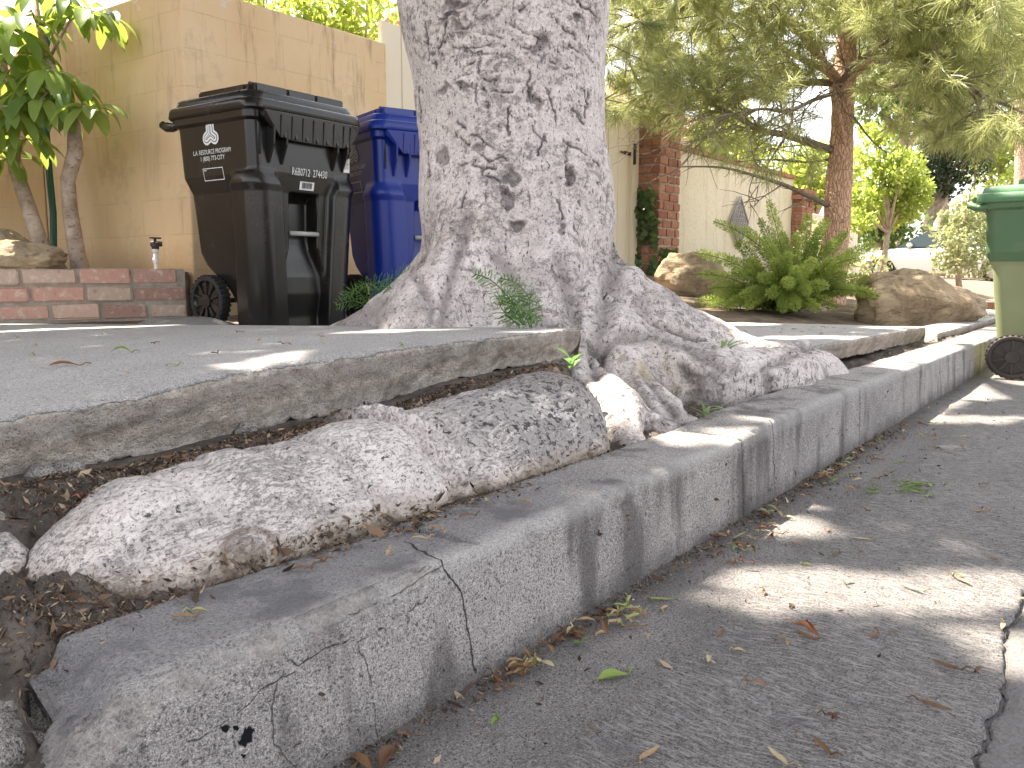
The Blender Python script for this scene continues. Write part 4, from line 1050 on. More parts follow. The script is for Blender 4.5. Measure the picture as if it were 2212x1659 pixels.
def auto_smooth(o, ang=35):
    me = o.data; me.polygons.foreach_set('use_smooth', np.ones(len(me.polygons), bool)); me.set_sharp_from_angle(angle=rad(ang)); return o

def make_wheel(parent, x, y, r, mat_r, mat_t, side):
    R90 = Matrix.Translation((x, y, r)) @ Matrix.Rotation(rad(90), 4, 'Y')
    b = MB()
    b.lathe([(.0, -.028), (.034, -.030), (.036, -.020), (r*.74, -.014), (r*.78, -.024), (r*.80, -.024), (r*.80, .024), (r*.78, .024), (r*.74, .014), (.036, .020), (.034, .030), (0, .028)], 32, R90, False)
    for k in range(10):
        w = 2*math.pi*k/10
        for s_ in (-1, 1):
            Mx = R90 @ Matrix.Rotation(w, 4, 'Z'); b.box((.036, -.006, s_*.0195-.006), (r*.75, .006, s_*.0195+.006), Mx)
    rim = b.build('wheel', mat_r, parent); auto_smooth(rim, 30)
    t = MB(); t.lathe([(r*.79, -.026), (r*.90, -.030), (r*.965, -.022), (r*.97, 0), (r*.965, .022), (r*.90, .030), (r*.79, .026)], 48, R90)
    for k in range(30):
        w = 2*math.pi*k/30
        for s_ in (-1, 1):
            Mx = R90 @ Matrix.Rotation(w+(.05 if s_ > 0 else -.05), 4, 'Z'); t.box((r*.93, -.006, s_*.014-.012), (r, .006, s_*.014+.012), Mx)
    t.build('tyre', mat_t, rim)

def side_M(y, z, lift=.003):
    a0, a1 = bin_dims(z-.1)[0], bin_dims(z+.1)[0]; a = bin_dims(z)[0]
    th = math.atan2(a1-a0, .2)
    X = Vector((0, -1, 0)); Y_ = Vector((-math.sin(th), 0, math.cos(th))); Zn = X.cross(Y_)
    m = Matrix((X, Y_, Zn)).transposed().to_4x4(); m.translation = Vector((-a, y, z))+Zn*lift; return m
def front_M(x, z, lift=.003):
    yf = bin_dims(z)[1]; th = math.atan2(bin_dims(z-.05)[1]-bin_dims(z+.05)[1], .1)
    X = Vector((1, 0, 0)); Y_ = Vector((0, -math.sin(th), math.cos(th))); Zn = X.cross(Y_)
    m = Matrix((X, Y_, Zn)).transposed().to_4x4(); m.translation = Vector((x, yf, z))+Zn*lift; return m
def stadium(L, w, n=10):
    return [(w*math.cos(math.pi*k/n), L+w*math.sin(math.pi*k/n)) for k in range(n+1)]+[(w*math.cos(math.pi+math.pi*k/n), w*math.sin(math.pi+math.pi*k/n)) for k in range(n+1)]
def emblem(parent, y, z, s=1.0):
    """white mark of three rounded arms drawn with nested lines"""
    vs = []; fs = []; mi = []
    m0 = side_M(y, z)
    for lay, (w, dark) in enumerate(((.030, 0), (.0205, 1), (.0165, 0), (.0060, 1), (.0025, 0))):
        for k, an in enumerate((0, 120, 240)):
            Mx = m0 @ Matrix.Rotation(rad(an), 4, 'Z') @ Matrix.Translation((0, 0, lay*.0007+k*.00012))
            p = stadium(.034*s, w*s); n = len(vs); vs += [Mx @ Vector((q[0], q[1], 0)) for q in p]; fs.append(tuple(range(n, n+len(p)))); mi.append(dark)
    me = bpy.data.meshes.new('emblem'); me.from_pydata(vs, [], fs); me.materials.append(M_white); me.materials.append(M_print)
    me.polygons.foreach_set('material_index', mi); me.update(); return link(bpy.data.objects.new('emblem', me), parent)
def frame_lines(b, M, w, h, t):
    for lo, hi in (((-w/2, -h/2), (w/2, -h/2+t)), ((-w/2, h/2-t), (w/2, h/2)), ((-w/2, -h/2+t), (-w/2+t, h/2-t)), ((w/2-t, -h/2+t), (w/2, h/2-t))):
        b.add([M @ Vector((x, y, 0)) for x, y in ((lo[0], lo[1]), (hi[0], lo[1]), (hi[0], hi[1]), (lo[0], hi[1]))], [(0, 1, 2, 3)])

def make_bin(name, loc, rz, label, mb, mlid, mwheel, mtyre, full=True, mats=None, zsplit=0, group=None):
    r = empty(name, loc, rz, label, 'trash bin', group)
    bin_body(mb, r, mats, zsplit)
    # rim band under the lid
    b = MB(); loft(b, [[(x, y, z) for x, y in rrect(a, y0, y1, .055)] for a, y0, y1, z in ((.327, -.010, .565, .950), (.340, -.022, .575, .962), (.342, -.024, .577, 1.0), (.30, .02, .54, 1.001))], True)
    auto_smooth(b.build('rim', mb, r), 40)
    # toothed lifting apron across the front
    b = MB(); zt, zb = .992, .872; xs = np.array([-.285, -.19, -.125, -.06, .005, .07, .135, .2, .245, .305]); n = len(xs)
    zl = np.array([.965, .880, .874, .872, .872, .872, .872, .874, .880, .955])
    fr = [(x, -.060, zt) for x in xs]+[(x, -.048, z) for x, z in zip(xs, zl)]; bk = [(x, -.014, zt) for x in xs]+[(x, -.030, z) for x, z in zip(xs, zl)]
    fs = [(i, i+1, n+i+1, n+i) for i in range(n-1)]+[(2*n+i, 3*n+i, 3*n+i+1, 2*n+i+1) for i in range(n-1)]+[(i, 2*n+i, 2*n+i+1, i+1) for i in range(n-1)]+[(n+i, n+i+1, 3*n+i+1, 3*n+i) for i in range(n-1)]
    fs += [(0, n, 3*n, 2*n), (n-1, 3*n-1, 4*n-1, 2*n-1)]
    b.add(fr+bk, fs)
    for i in range(1, n-1):
        x = xs[i]; b.prism([(-.066, zt-.012), (-.053, zl[i]+.004), (-.046, zl[i]+.004), (-.052, zt-.012)], -.0025, .0025, Matrix.Translation((x, 0, 0)) @ Matrix(((0, 0, 1, 0), (1, 0, 0, 0), (0, 1, 0, 0), (0, 0, 0, 1))))
        if i < n-2: b.prism([(-.058, zb+.006), (-.047, zb+.006), (-.048, zb+.042)], -.006, .006, Matrix.Translation((x+.026, 0, 0)) @ Matrix(((0, 0, 1, 0), (1, 0, 0, 0), (0, 1, 0, 0), (0, 0, 0, 1))))
    for x in (-.225, -.150, .17, .235):                            # pointed gussets under the apron
        b.prism([(-.056, .93), (-.046, .85), (-.006, .765), (.02, .765), (.02, .93)], -.005, .005, Matrix.Translation((x, 0, 0)) @ Matrix(((0, 0, 1, 0), (1, 0, 0, 0), (0, 1, 0, 0), (0, 0, 0, 1))))
    bevel(b.build('lift_rim', mlid if full else mb, r), .002, 1)
    # lid: skirt, step, gentle crown and a raised frame along the front
    b = MB(); R = []
    for a, y0, y1, z in ((.352, -.045, .60, .992), (.358, -.052, .605, 1.0), (.354, -.048, .603, 1.036), (.345, -.04, .598, 1.044), (.328, -.022, .585, 1.046), (.322, -.016, .58, 1.076), (.310, -.004, .57, 1.084), (.20, .09, .46, 1.098), (.05, .2, .34, 1.102)):
        R.append([(x, y, z) for x, y in rrect(a, y0, y1, min(.07, a*.9, (y1-y0)*.45))])
    loft(b, R); lid = auto_smooth(b.build('lid', mlid, r), 50)
    b = MB(); 
    for k, (x0, x1) in enumerate(((-.27, -.09), (-.085, .085), (.09, .27))): b.rbox((x0, .012, 1.078), (x1, .052, 1.118), .006)
    b.rbox((-.285, .035, 1.078), (.285, .075, 1.124), .012); b.rbox((-.285, .075, 1.08), (-.255, .42, 1.116), .008); b.rbox((.255, .075, 1.08), (.285, .42, 1.116), .008)
    b.build('lid_ridge', mlid, lid)
    b = MB(); hy = .665 if full else .632
    b.tube([(-.31, hy, .985), (.31, hy, .985)], .015, 12)
    for x in (-.315, .315): b.tube([(x, .54, .975), (x, .59, .962), (x, hy-.03, .965), (x, hy+.003, .985)], [.022, .02, .018, .02], 10)
    b.build('handle', mb, r)
    for x in (-.24, 0, .24):
        b = MB(); b.rbox((x-.03, .575, 1.0), (x+.03, .63, 1.03), .008); b.build('hinge', mlid, r)
    # wheels on an axle
    b = MB(); b.tube([(-.30, .385, .127), (.30, .385, .127)], .012, 10); b.build('axle', M_steel, r)
    for s_ in (-1, 1): make_wheel(r, s_*.292, .385, .127, mwheel, mtyre, s_)
    if full:
        b = MB(); b.tube([(-.088, .030, .452), (.088, .030, .452)], .0115, 12); b.build('lift_bar', M_barGrey, r)
        for sx in (-1, 1):
            b = MB(); b.rbox((sx*.272-.006, bin_dims(.85)[1]-.004, .80), (sx*.272+.006, bin_dims(.9)[1]+.004, .945), .003); b.build('corner_slot', M_print, r)
    return r

black = make_bin('wheeled_bin', (2.805, 3.29, .288), rad(1.5), 'black wheeled trash bin with white logo and serial number beside the brick planter', M_black, M_black, M_black, M_rubber)
blue = make_bin('wheeled_bin', (3.54, 3.14, .288), rad(-20), 'dark blue wheeled recycling bin half hidden behind the big tree trunk', M_blue, M_blue, M_rubber, M_rubber)
STRAIGHT = True
green = make_bin('wheeled_bin', (5.39, .130, .002), rad(0), 'green wheeled yard waste bin standing in the gutter at the kerb', M_green, M_lidgreen, M_brownrubber, M_brownrubber, False, [M_green, M_sunlitgreen], .66)
STRAIGHT = False
green.scale = (1, 1, .915)
for bn, ylog in ((black, .285), (blue, .285)):
    emblem(bn, ylog, .905, 1.0)
    m = side_M(ylog, .80)
    text_mesh([('L.A. RESOURCE PROGRAM', .030, 0, .018, .80), ('1 (800) 773-CITY', .030, 0, -.012, .85)], M_white, 'lettering', bn, m)
    b = MB(); frame_lines(b, side_M(ylog, .725), .150, .058, .0035)
    b.add([side_M(ylog, .725) @ Vector(p) for p in ((-.066, .017, 0), (-.048, .017, 0), (-.048, .021, 0), (-.066, .021, 0))], [(0, 1, 2, 3)])
    b.build('name_box', M_white, bn, fix=False)
text_mesh([('R6B0712  274430', .050, 0, 0, .62)], M_white, 'serial_number', black, front_M(.02, .725, .004))
b = MB(); m = front_M(.01, .680, .003)
b.add([m @ Vector(p) for p in ((-.045, -.02, 0), (.045, -.02, 0), (.045, .02, 0), (-.045, .02, 0))], [(0, 1, 2, 3)])
stk = b.build('barcode_sticker', M_white, black, fix=False)
b = MB(); m = front_M(.01, .680, .0042); x = -.030
while x < .03:
    w_ = random.choice((.0012, .002, .003)); b.add([m @ Vector(p) for p in ((x, -.012, 0), (x+w_, -.012, 0), (x+w_, .016, 0), (x, .016, 0))], [(0, 1, 2, 3)]); x += w_+random.choice((.0013, .002))
b.build('bars', M_print, stk, fix=False)
# small label near the top of the front, right-hand end
b = MB(); m = front_M(.262, .80, .004); b.add([m @ Vector(p) for p in ((-.022, -.035, 0), (.022, -.035, 0), (.022, .035, 0), (-.022, .035, 0))], [(0, 1, 2, 3)])
lb = b.build('paper_label', M_white, black, fix=False)
b = MB(); m = front_M(.262, .80, .0052); b.add([m @ Vector(p) for p in ((-.015, -.018, 0), (.015, -.018, 0), (.015, .028, 0), (-.015, .028, 0))], [(0, 1, 2, 3)]); b.build('label_panel', M_barGrey, lb, fix=False)
# ------------------------------------------------------------------ walls, planter, gate, pillars
def bricks(b, p0, p1, z0, rows, pitch, length, depth, j=.010, worn=.004, seed=1, inward=None):
    """a face of staggered worn bricks from p0 to p1 (xy); inward = unit xy direction into the wall"""
    rnd = random.Random(seed); p0 = Vector((*p0, 0)); p1 = Vector((*p1, 0)); L = (p1-p0).length; u = (p1-p0)/L
    v = Vector((*inward, 0)); Mx = Matrix((u, v, Vector((0, 0, 1)))).transposed().to_4x4(); Mx.translation = p0
    for r in range(rows):
        x = -length*(.5 if r % 2 else rnd.uniform(.0, .2))
        while x < L:
            l = length*rnd.uniform(.88, 1.12); x0 = max(0, x); x1 = min(L, x+l-j)
            if x1-x0 > .03:
                b.tint = rnd.random(); s = rnd.uniform(-.006, .006)
                b.rbox((x0, s, z0+r*pitch+j*.5+rnd.uniform(-.003, .003)), (x1, depth, z0+(r+1)*pitch-j*.5), .007, Mx, worn*.5)
            x += l
# brick planter ---------------------------------------------------------------
PA, PB = Vector((1.05, 5.135)), Vector((2.715, 4.20)); ud = (PB-PA).normalized(); nd = Vector((-ud.y, ud.x))
pl = empty('brick_planter', (1.9, 4.7, .3), 0, 'low planter of three courses of old pink bricks beside the black bin', 'planter')
b = MB(); bricks(b, PA, PB, .302, 3, .092, .255, .11, .014, .006, 5, nd); pk(b.build('brick_face', M_pinkbrick), pl)
b = MB(); Mx = Matrix(((ud.x, nd.x, 0, PA.x), (ud.y, nd.y, 0, PA.y), (0, 0, 1, 0), (0, 0, 0, 1)))
b.box((0, .010, .12), ((PB-PA).length, .13, .571), Mx); pk(b.build('mortar', M_mortar), pl)
b = MB(); b.prism([(1.05, 5.28), (2.72, 4.345), (2.88, 4.42), (2.88, 6.03), (1.05, 6.03)], .2, .555); pk(b.build('planting_soil', M_earth), pl)
# tan block wall with its corner ---------------------------------------------------
def prism_wall(name, poly, z0, z1, mat, bev=.012):
    b = MB(); b.prism(poly, z0, z1); o = b.build(name, mat); return bevel(o, bev, 2)
o = prism_wall('block_wall', [(2.9, 4.4), (4.50, 4.4), (4.50, 4.6), (3.1, 4.6), (3.1, 6.3), (2.9, 6.3)], .1, 2.14, M_tan)
tag(o, 'tan painted block wall turning a corner behind the bins, with dark stains', 'wall')
o = prism_wall('block_wall', [(-3, 6.06), (2.895, 6.06), (2.895, 6.26), (-3, 6.26)], .1, 1.78, M_tan)
tag(o, 'shaded tan block wall behind the leafy tree at the far left', 'wall')
hs = empty('house', (.4, 8.6, .1), 0, 'orange stucco house rising behind the wall at upper left', 'house')
b = MB(); b.box((-3, 7.4, 0), (2.75, 10, 3.6)); pk(b.build('wall', M_orange), hs)
b = MB(); b.prism([(7.1, 3.5), (10.3, 3.5), (8.7, 4.3)], -3.3, 2.95, Matrix(((0, 0, 1, 0), (1, 0, 0, 0), (0, 1, 0, 0), (0, 0, 0, 1)))); pk(b.build('roof', M_roof), hs)
# white gate ------------------------------------------------------------------------
gt = empty('wooden_gate', (6.4, 4.46, .3), 0, 'cream painted plank gate behind the tree, hung on the brick pillar', 'gate')
b = MB(); x = 4.52
while x < 8.14: b.rbox((x, 4.46, .30), (x+.196, 4.50, 2.31), .004); x += .2
pk(b.build('planks', M_cream), gt)
b = MB(); b.rbox((8.16, 4.42, .25), (8.30, 4.54, 2.30), .006); pk(b.build('post', M_cream), gt)
b = MB(); hz = 1.78
b.box((8.03, 4.443, hz-.018), (8.19, 4.452, hz+.018)); b.box((8.17, 4.40, hz-.10), (8.20, 4.415, hz+.10)); b.lathe([(.018, -.11), (.018, .11)], 10, Matrix.Translation((8.185, 4.425, hz))); b.box((7.95, 4.443, hz-.008), (8.04, 4.452, hz+.008))
pk(b.build('strap_hinge', M_steel), gt)
# brick pillars ------------------------------------------------------------------------
def pillar(x0, x1, y0, y1, zb, rows, pitch, label, seed):
    p = empty('brick_pillar', ((x0+x1)/2, (y0+y1)/2, zb), 0, label, 'brick pillar')
    b = MB()
    bricks(b, (x0, y0), (x1, y0), zb, rows, pitch, .235, .10, .014, .005, seed, (0, 1))
    bricks(b, (x0, y1), (x0, y0+.10), zb, rows, pitch, .235, .10, .014, .005, seed+1, (1, 0))
    pk(b.build('shaft', M_redbrick), p)
    b = MB(); b.box((x0+.012, y0+.012, zb-.2), (x1-.012, y1, zb+rows*pitch)); pk(b.build('mortar', M_mortar), p)
    zt = zb+rows*pitch
    b = MB(); 
    for r, e in ((0, .045), (1, .03)):
        bricks(b, (x0-e, y0-e), (x1+e, y0-e), zt+r*.085, 1, .085, .22, .2, .012, .004, seed+5+r, (0, 1))
        bricks(b, (x0-e, y1+e), (x0-e, y0-e+.2), zt+r*.085, 1, .085, .22, .2, .012, .004, seed+8+r, (1, 0))
    b.tint = .5; b.rbox((x0+.08, y0+.08, zt), (x1, y1, zt+.165), .01)
    pk(b.build('cap', M_redbrick), p)
pillar(8.35, 8.86, 4.20, 4.62, .36, 19, .094, 'red brick pillar with ivy at its foot, between gate and stucco wall', 40)
pillar(13.2, 13.75, 4.25, 4.65, .30, 14, .095, 'second red brick pillar, far end of the stucco wall behind the pine', 60)
sw = empty('stucco_wall', (11, 4.5, .3), 0, 'weathered cream stucco wall with a brick coping behind the fern', 'wall')
xs = np.linspace(8.87, 13.19, 90); zs = np.linspace(.1, 1.93, 40); X, Zz = np.meshgrid(xs, zs, indexing='ij')
P = np.stack([X.ravel(), np.full(X.size, 4.40), Zz.ravel()], 1); P[:, 1] += .012*vnoise(P, 6, 4, 55)
pk(np_mesh('plaster', P, grid_faces(90, 40), M_stucco, smooth=True), sw)
b = MB(); b.box((8.87, 4.425, .1), (13.19, 4.60, 1.925)); pk(b.build('core', M_stucco), sw)
b = MB(); bricks(b, (8.87, 4.36), (13.19, 4.36), 1.93, 1, .07, .12, .27, .010, .005, 77, (0, 1)); pk(b.build('coping', M_redbrick), sw)
o = prism_wall('stucco_wall', [(13.78, 4.45), (17.2, 4.45), (17.2, 4.65), (13.78, 4.65)], .1, 1.5, M_stucco); tag(o, 'low far stretch of cream wall beyond the second brick pillar', 'wall')
# diamond shaped cast ornament
or_ = empty('wall_ornament', (11.0, 4.36, 1.2), 0, 'grey openwork diamond ornament fixed to the stucco wall', 'ornament')
b = MB(); hw, hh = .30, .33
dm = [(-hw, 0), (0, -hh), (hw, 0), (0, hh)]
for (xa, za), (xb_, zb) in zip(dm, dm[1:]+dm[:1]): b.tube([(11+xa, 4.352, 1.2+za), (11+xb_, 4.352, 1.2+zb)], .016, 6)
pk(b.build('frame', M_lattice), or_)
b = MB()
for i in range(-5, 6):
    for k in range(-5, 6):
        cx, cz = (i+.5*(k % 2))*.062, k*.056
        if abs(cx)/hw+abs(cz)/hh < .90:
            ring = [(11+cx+.026*math.cos(w), 4.354, 1.2+cz+.026*math.sin(w)) for w in np.linspace(0, 2*math.pi, 9)]; b.tube(ring, .007, 5)
pk(b.build('tracery', M_lattice), or_)
# cream house behind the wall
hs = empty('house', (13.5, 9, .3), 0, 'cream stucco house behind the brick coped wall', 'house')
b = MB(); b.box((10.5, 7.6, 0), (19, 12, 3.3)); pk(b.build('wall', M_housewall), hs)
b = MB(); b.prism([(7.2, 3.25), (12.4, 3.25), (9.8, 4.6)], 10.2, 19.3, Matrix(((0, 0, 1, 0), (1, 0, 0, 0), (0, 1, 0, 0), (0, 0, 0, 1)))); pk(b.build('roof', M_roof), hs)
for x in (12, 15):
    b = MB(); b.rbox((x, 7.55, 1.5), (x+1.1, 7.595, 2.6), .01); wn = pk(b.build('window', M_cream), hs); 
    b = MB(); b.box((x+.08, 7.535, 1.58), (x+1.02, 7.548, 2.52)); g = pk(b.build('pane', M_glass), hs); g.parent = wn
# house with a tiled roof far behind the tan wall
hs = empty('house', (9, 13.5, .1), 0, 'pinkish roofed house glimpsed above the tan wall', 'house')
b = MB(); b.box((6.4, 13, 0), (12, 18, 3.5)); pk(b.build('wall', M_housewall), hs)
b = MB(); b.prism([(12.5, 3.4), (18.5, 3.4), (15.5, 4.9)], 6.1, 12.3, Matrix(((0, 0, 1, 0), (1, 0, 0, 0), (0, 1, 0, 0), (0, 0, 0, 1)))); pk(b.build('roof', M_roof), hs)
# water pipe with a tap in the planter ---------------------------------------------------
c = at(337, 560, d=4.86); c.z = .55
pp = empty('standpipe', c, 0, 'white pvc riser with rusty valve in front of the tan wall', 'water pipe')
b = MB(); b.tube([(0, 0, 0), (0, 0, .12)], .013, 12); b.tube([(0, 0, .055), (0, 0, .085)], .017, 12); b.tube([(0, 0, .115), (0, 0, .135)], .018, 12); b.build('pipe', M_pvc, pp)
b = MB(); b.tube([(0, 0, .135), (0, 0, .17)], .020, 10); b.tube([(-.02, .015, .163), (.03, -.022, .163)], .015, 8); b.tube([(0, 0, .17), (0, 0, .195)], .008, 8); b.box((-.03, -.008, .192), (.035, .008, .200)); b.build('valve', M_steel, pp)
# garden hose: hangs over the wall top and down to the planter
pts = [at(px, py, d=d) for px, py, d in ((148, 30, 5.35), (122, 45, 5.35), (106, 70, 5.33), (97, 110, 5.3), (95, 200, 5.28), (100, 290, 5.26), (107, 380, 5.25), (115, 460, 5.22), (116, 540, 5.2), (112, 580, 5.15))]
o = MB(); o.tube(pts, .020, 10); o = o.build('garden_hose', M_hose); tag(o, 'green garden hose hanging down the wall behind the leafy tree', 'hose')
# ------------------------------------------------------------------ plants
def leaf_cloud(name, blobs, n, L, wid, mat, parent, up=.3, seed=0, droop=0.0, shell=.55, fold=False):
    """many separate small leaves through a set of ellipsoids (centre, radii)"""
    g = np.random.default_rng(seed); vol = np.array([b_[1][0]*b_[1][1]*b_[1][2] for b_ in blobs])**.75; k = g.choice(len(blobs), n, p=vol/vol.sum())
    d = g.normal(size=(n, 3)); d /= np.linalg.norm(d, axis=1)[:, None]
    rr = (shell+(1-shell)*g.random(n))*np.where(g.random(n) < .22, g.random(n)**.5, 1)
    c = np.array([b_[0] for b_ in blobs])[k]; r = np.array([b_[1] for b_ in blobs])[k]
    C = c+d*r*rr[:, None]
    lump = vnoise(C, 3.2/np.mean(r)*.35, 2, seed); C = C+d*r*(lump*.30)[:, None]
    hole = vnoise(C, 5.5/np.mean(r)*.35, 2, seed+9); keep = hole > -.32; C = C[keep]; d = d[keep]; n = len(C)
    ax = d*.6+g.normal(size=(n, 3))*.6; ax[:, 2] -= droop; ax /= np.linalg.norm(ax, axis=1)[:, None]
    nn = g.normal(size=(n, 3))*.7+d*.5; nn[:, 2] += up; nn -= ax*(nn*ax).sum(1)[:, None]; nn /= np.linalg.norm(nn, axis=1)[:, None]
    s_ = np.cross(ax, nn); Ls = L*g.uniform(.65, 1.3, n)[:, None]; w_ = wid*g.uniform(.8, 1.2, n)[:, None]*Ls/L
    V = np.stack([C, C+ax*Ls*.45+s_*w_*.5-nn*w_*.12, C+ax*Ls-nn*Ls*.12, C+ax*Ls*.45-s_*w_*.5-nn*w_*.12], 1).reshape(-1, 3)
    t = np.clip(.5+.35*vnoise(C, 2.5/np.mean(r)*.35, 2, seed+3)+g.normal(size=n)*.18, 0, 1)
    return np_mesh(name, V, np.arange(n*4).reshape(-1, 4), mat, parent, tint=t)

def big_leaf(b, base, direction, L, Wd, droop, rnd):
    """one broad leaf: folded along the midrib, arched"""
    d = Vector(direction).normalized(); side = d.cross(Vector((0, 0, 1))); side = side.normalized() if side.length > .05 else Vector((1, 0, 0))
    b.tint = rnd.random(); n = 7; vs = []; pos = Vector(base); cur = d.copy()
    roll = rnd.uniform(-.35, .35); side = (side*math.cos(roll)+cur.cross(side)*math.sin(roll)).normalized()
    for i in range(n+1):
        t = i/n; w = Wd*.5*(math.sin(math.pi*min(1, t**.8*.96+.02))**.75)*(1.15-.3*(1-t)) if 0 < i < n else .0015
        nm = side.cross(cur).normalized(); wavy = .10*w*math.sin(t*9+rnd.random())
        vs += [pos-side*w+nm*(.28*w+wavy), pos.copy(), pos+side*w+nm*(.28*w-wavy)]
        pos = pos+cur*(L/n); cur = (cur+Vector((0, 0, -droop/n))).normalized()
    b.add(vs, [f for i in range(n) for f in ((i*3, i*3+1, i*3+4, i*3+3), (i*3+1, i*3+2, i*3+5, i*3+4))], True)

# leafy tree at the far left -------------------------------------------------------
rnd = random.Random(3)
c0 = at(90, 570, d=5.0); c0.z = .55
lt = empty('broadleaf_tree', c0, 0, 'small tree with two bare leaning trunks and big glossy drooping leaves in the planter', 'tree')
b = MB(); tp1 = [at(px, py, d=d) for px, py, d in ((128, 590, 4.95), (92, 540, 4.97), (62, 450, 5.0), (35, 370, 5.0), (22, 300, 5.0), (15, 220, 5.0), (5, 130, 4.95), (-20, 40, 4.9))]
b.tube(tp1, [.055, .048, .044, .04, .036, .03, .024, .016], 12); pk(b.build('trunk', M_bark2), lt)
b = MB(); tp2 = [at(px, py, d=d) for px, py, d in ((176, 590, 4.85), (166, 545, 4.86), (152, 460, 4.88), (146, 390, 4.88), (163, 330, 4.85), (160, 270, 4.83), (140, 215, 4.83), (105, 130, 4.85), (85, 60, 4.9), (75, -20, 4.9))]
b.tube(tp2, [.052, .045, .042, .040, .044, .034, .030, .024, .018, .012], 12); pk(b.build('trunk', M_bark2), lt)
lb = MB()
for px, py, d, n, L in ((60, 115, 4.75, 9, .20), (110, 150, 4.70, 10, .20), (150, 185, 4.70, 8, .19), (55, 195, 4.72, 9, .19), (20, 170, 4.8, 9, .20), (195, 230, 4.65, 8, .16), (88, 215, 4.66, 9, .19), (35, 260, 4.78, 9, .19), (60, 300, 4.85, 8, .17), (15, 60, 4.7, 9, .22), (55, 35, 4.75, 9, .21), (190, 20, 4.75, 8, .17), (150, 10, 4.8, 7, .16), (235, 30, 4.9, 6, .15), (-15, 320, 4.9, 8, .18), (8, 230, 4.6, 8, .2), (-40, 120, 4.7, 9, .2), (-60, 240, 4.7, 9, .2), (110, 235, 4.8, 8, .17), (10, 345, 5.0, 7, .16), (-30, 20, 4.8, 9, .2), (105, -30, 4.8, 9, .2)):
    p = at(px, py, d=d); q = min(tp1+tp2, key=lambda w: (w-p).length+max(0, w.z-p.z)*.8)
    b = MB(); mid = q.lerp(p, .55)+Vector((0, 0, .06)); b.tube([q, mid, p], [.010, .006, .004], 6)
    ph = rnd.random()*6
    for k in range(n):
        w = ph+2*math.pi*k/n+rnd.uniform(-.3, .3); tilt = rnd.uniform(-.55, .25)
        dv = Vector((math.cos(w), math.sin(w), tilt)); st = p+dv.normalized()*.035
        b.tube([p, st], [.0025, .002], 4, False)
        L *= 1.0; big_leaf(lb, st, dv, L*rnd.uniform(1.1, 1.5), L*.42*rnd.uniform(.85, 1.15), rnd.uniform(1.0, 2.4), rnd)
    pk(b.build('branch', M_bark2), lt)
pk(lb.build('foliage', M_bigleaf, fix=False), lt)

# pine -------------------------------------------------------------------------------
rnd = random.Random(8); g = np.random.default_rng(5)
PB_ = Vector((7.75, 2.18, .25))
pine = empty('pine_tree', PB_, 0, 'long needled pine with reddish scaly trunk spreading over the fern bed', 'tree')
PD = 7.55
pt = lambda px, py, dd=0.0: at(px, py, d=PD+dd)
b = MB(); tr_ = [pt(1795, 680), pt(1800, 560), pt(1808, 480), pt(1812, 400), pt(1818, 320), pt(1820, 250), pt(1822, 180), pt(1830, 80), pt(1832, 0), pt(1835, -120), pt(1838, -300)]
tp = [];
for i in range(len(tr_)-1):
    for t in np.linspace(0, 1, 7)[:-1]: tp.append(tr_[i].lerp(tr_[i+1], t))
b.tube(tp, [ (.125-.055*min(1, i/52)) *(1+.10*math.exp(-((i-19)/3)**2)+.22*math.exp(-((i-36)/3)**2)) for i in range(len(tp))], 22)
o = b.build('trunk', M_pinebark); 
co_ = np.array([v.co for v in o.data.vertices]); dn = .010*vnoise(co_, (28, 28, 12), 3, 5); nm = np.array([v.normal for v in o.data.vertices]); o.data.vertices.foreach_set('co', (co_+nm*dn[:, None]).ravel())
pk(o, pine)
limbs = [ # px, py, depth offset ; first radius
 ([(1800, 325, 0), (1740, 305, -.2), (1690, 290, -.4), (1640, 280, -.6), (1580, 245, -.8), (1530, 222, -.9), (1480, 190, -1.0)], .038),
 ([(1792, 445, 0), (1740, 420, -.3), (1700, 402, -.4), (1640, 382, -.5), (1560, 362, -.6), (1470, 360, -.7)], .026),
 ([(1805, 180, 0), (1740, 178, .1), (1680, 190, .2), (1600, 212, .2), (1520, 225, .3), (1440, 250, .3)], .035),
 ([(1812, 175, 0), (1780, 140, -.2), (1745, 90, -.4), (1700, 45, -.5), (1670, 10, -.6), (1600, -30, -.7)], .05),
 ([(1830, 165, 0), (1870, 140, .1), (1905, 122, .1), (1960, 105, .2), (2040, 90, .2), (2140, 85, .2)], .06),
 ([(1812, 185, -.1), (1840, 148, -.3), (1870, 120, -.5), (1905, 95, -.7), (1960, 70, -.9), (2030, 60, -1.1), (2120, 40, -1.2)], .03),
 ([(1835, 110, 0), (1850, 60, -.1), (1880, 10, -.2), (1920, -60, -.2)], .04),
 ([(1802, 190, -.10), (1808, 230, -.13), (1817, 270, -.14), (1823, 310, -.10)], .045),
 ([(1780, 150, 0), (1700, 110, .3), (1620, 60, .5), (1510, 64, .6), (1400, 50, .6), (1355, 5, .6)], .03),
 ([(1835, 240, 0), (1880, 300, -.3), (1915, 330, -.5)], .012),
 ([(1840, 200, .1), (1950, 180, -.6), (2050, 160, -1.1), (2130, 215, -1.4), (2180, 250, -1.6)], .03),
 ([(1832, 60, 0), (1950, 20, .3), (2080, 20, .6), (2200, 40, .8)], .035),
 ([(1828, 20, 0), (1700, -20, 0), (1560, -10, -.2), (1430, 30, -.3), (1340, 60, -.3)], .03),
 ([(1790, 345, 0), (1740, 350, .2), (1660, 345, .3), (1590, 350, .4)], .014),
 ([(1806, 200, 0), (1760, 215, -.5), (1700, 240, -.9), (1640, 235, -1.2), (1560, 250, -1.4)], .022),
 ([(1830, 40, 0), (1900, -60, -.8), (2000, -80, -1.4), (2150, -60, -1.9)], .03)]
tw = MB(); NB = []; NDr = []
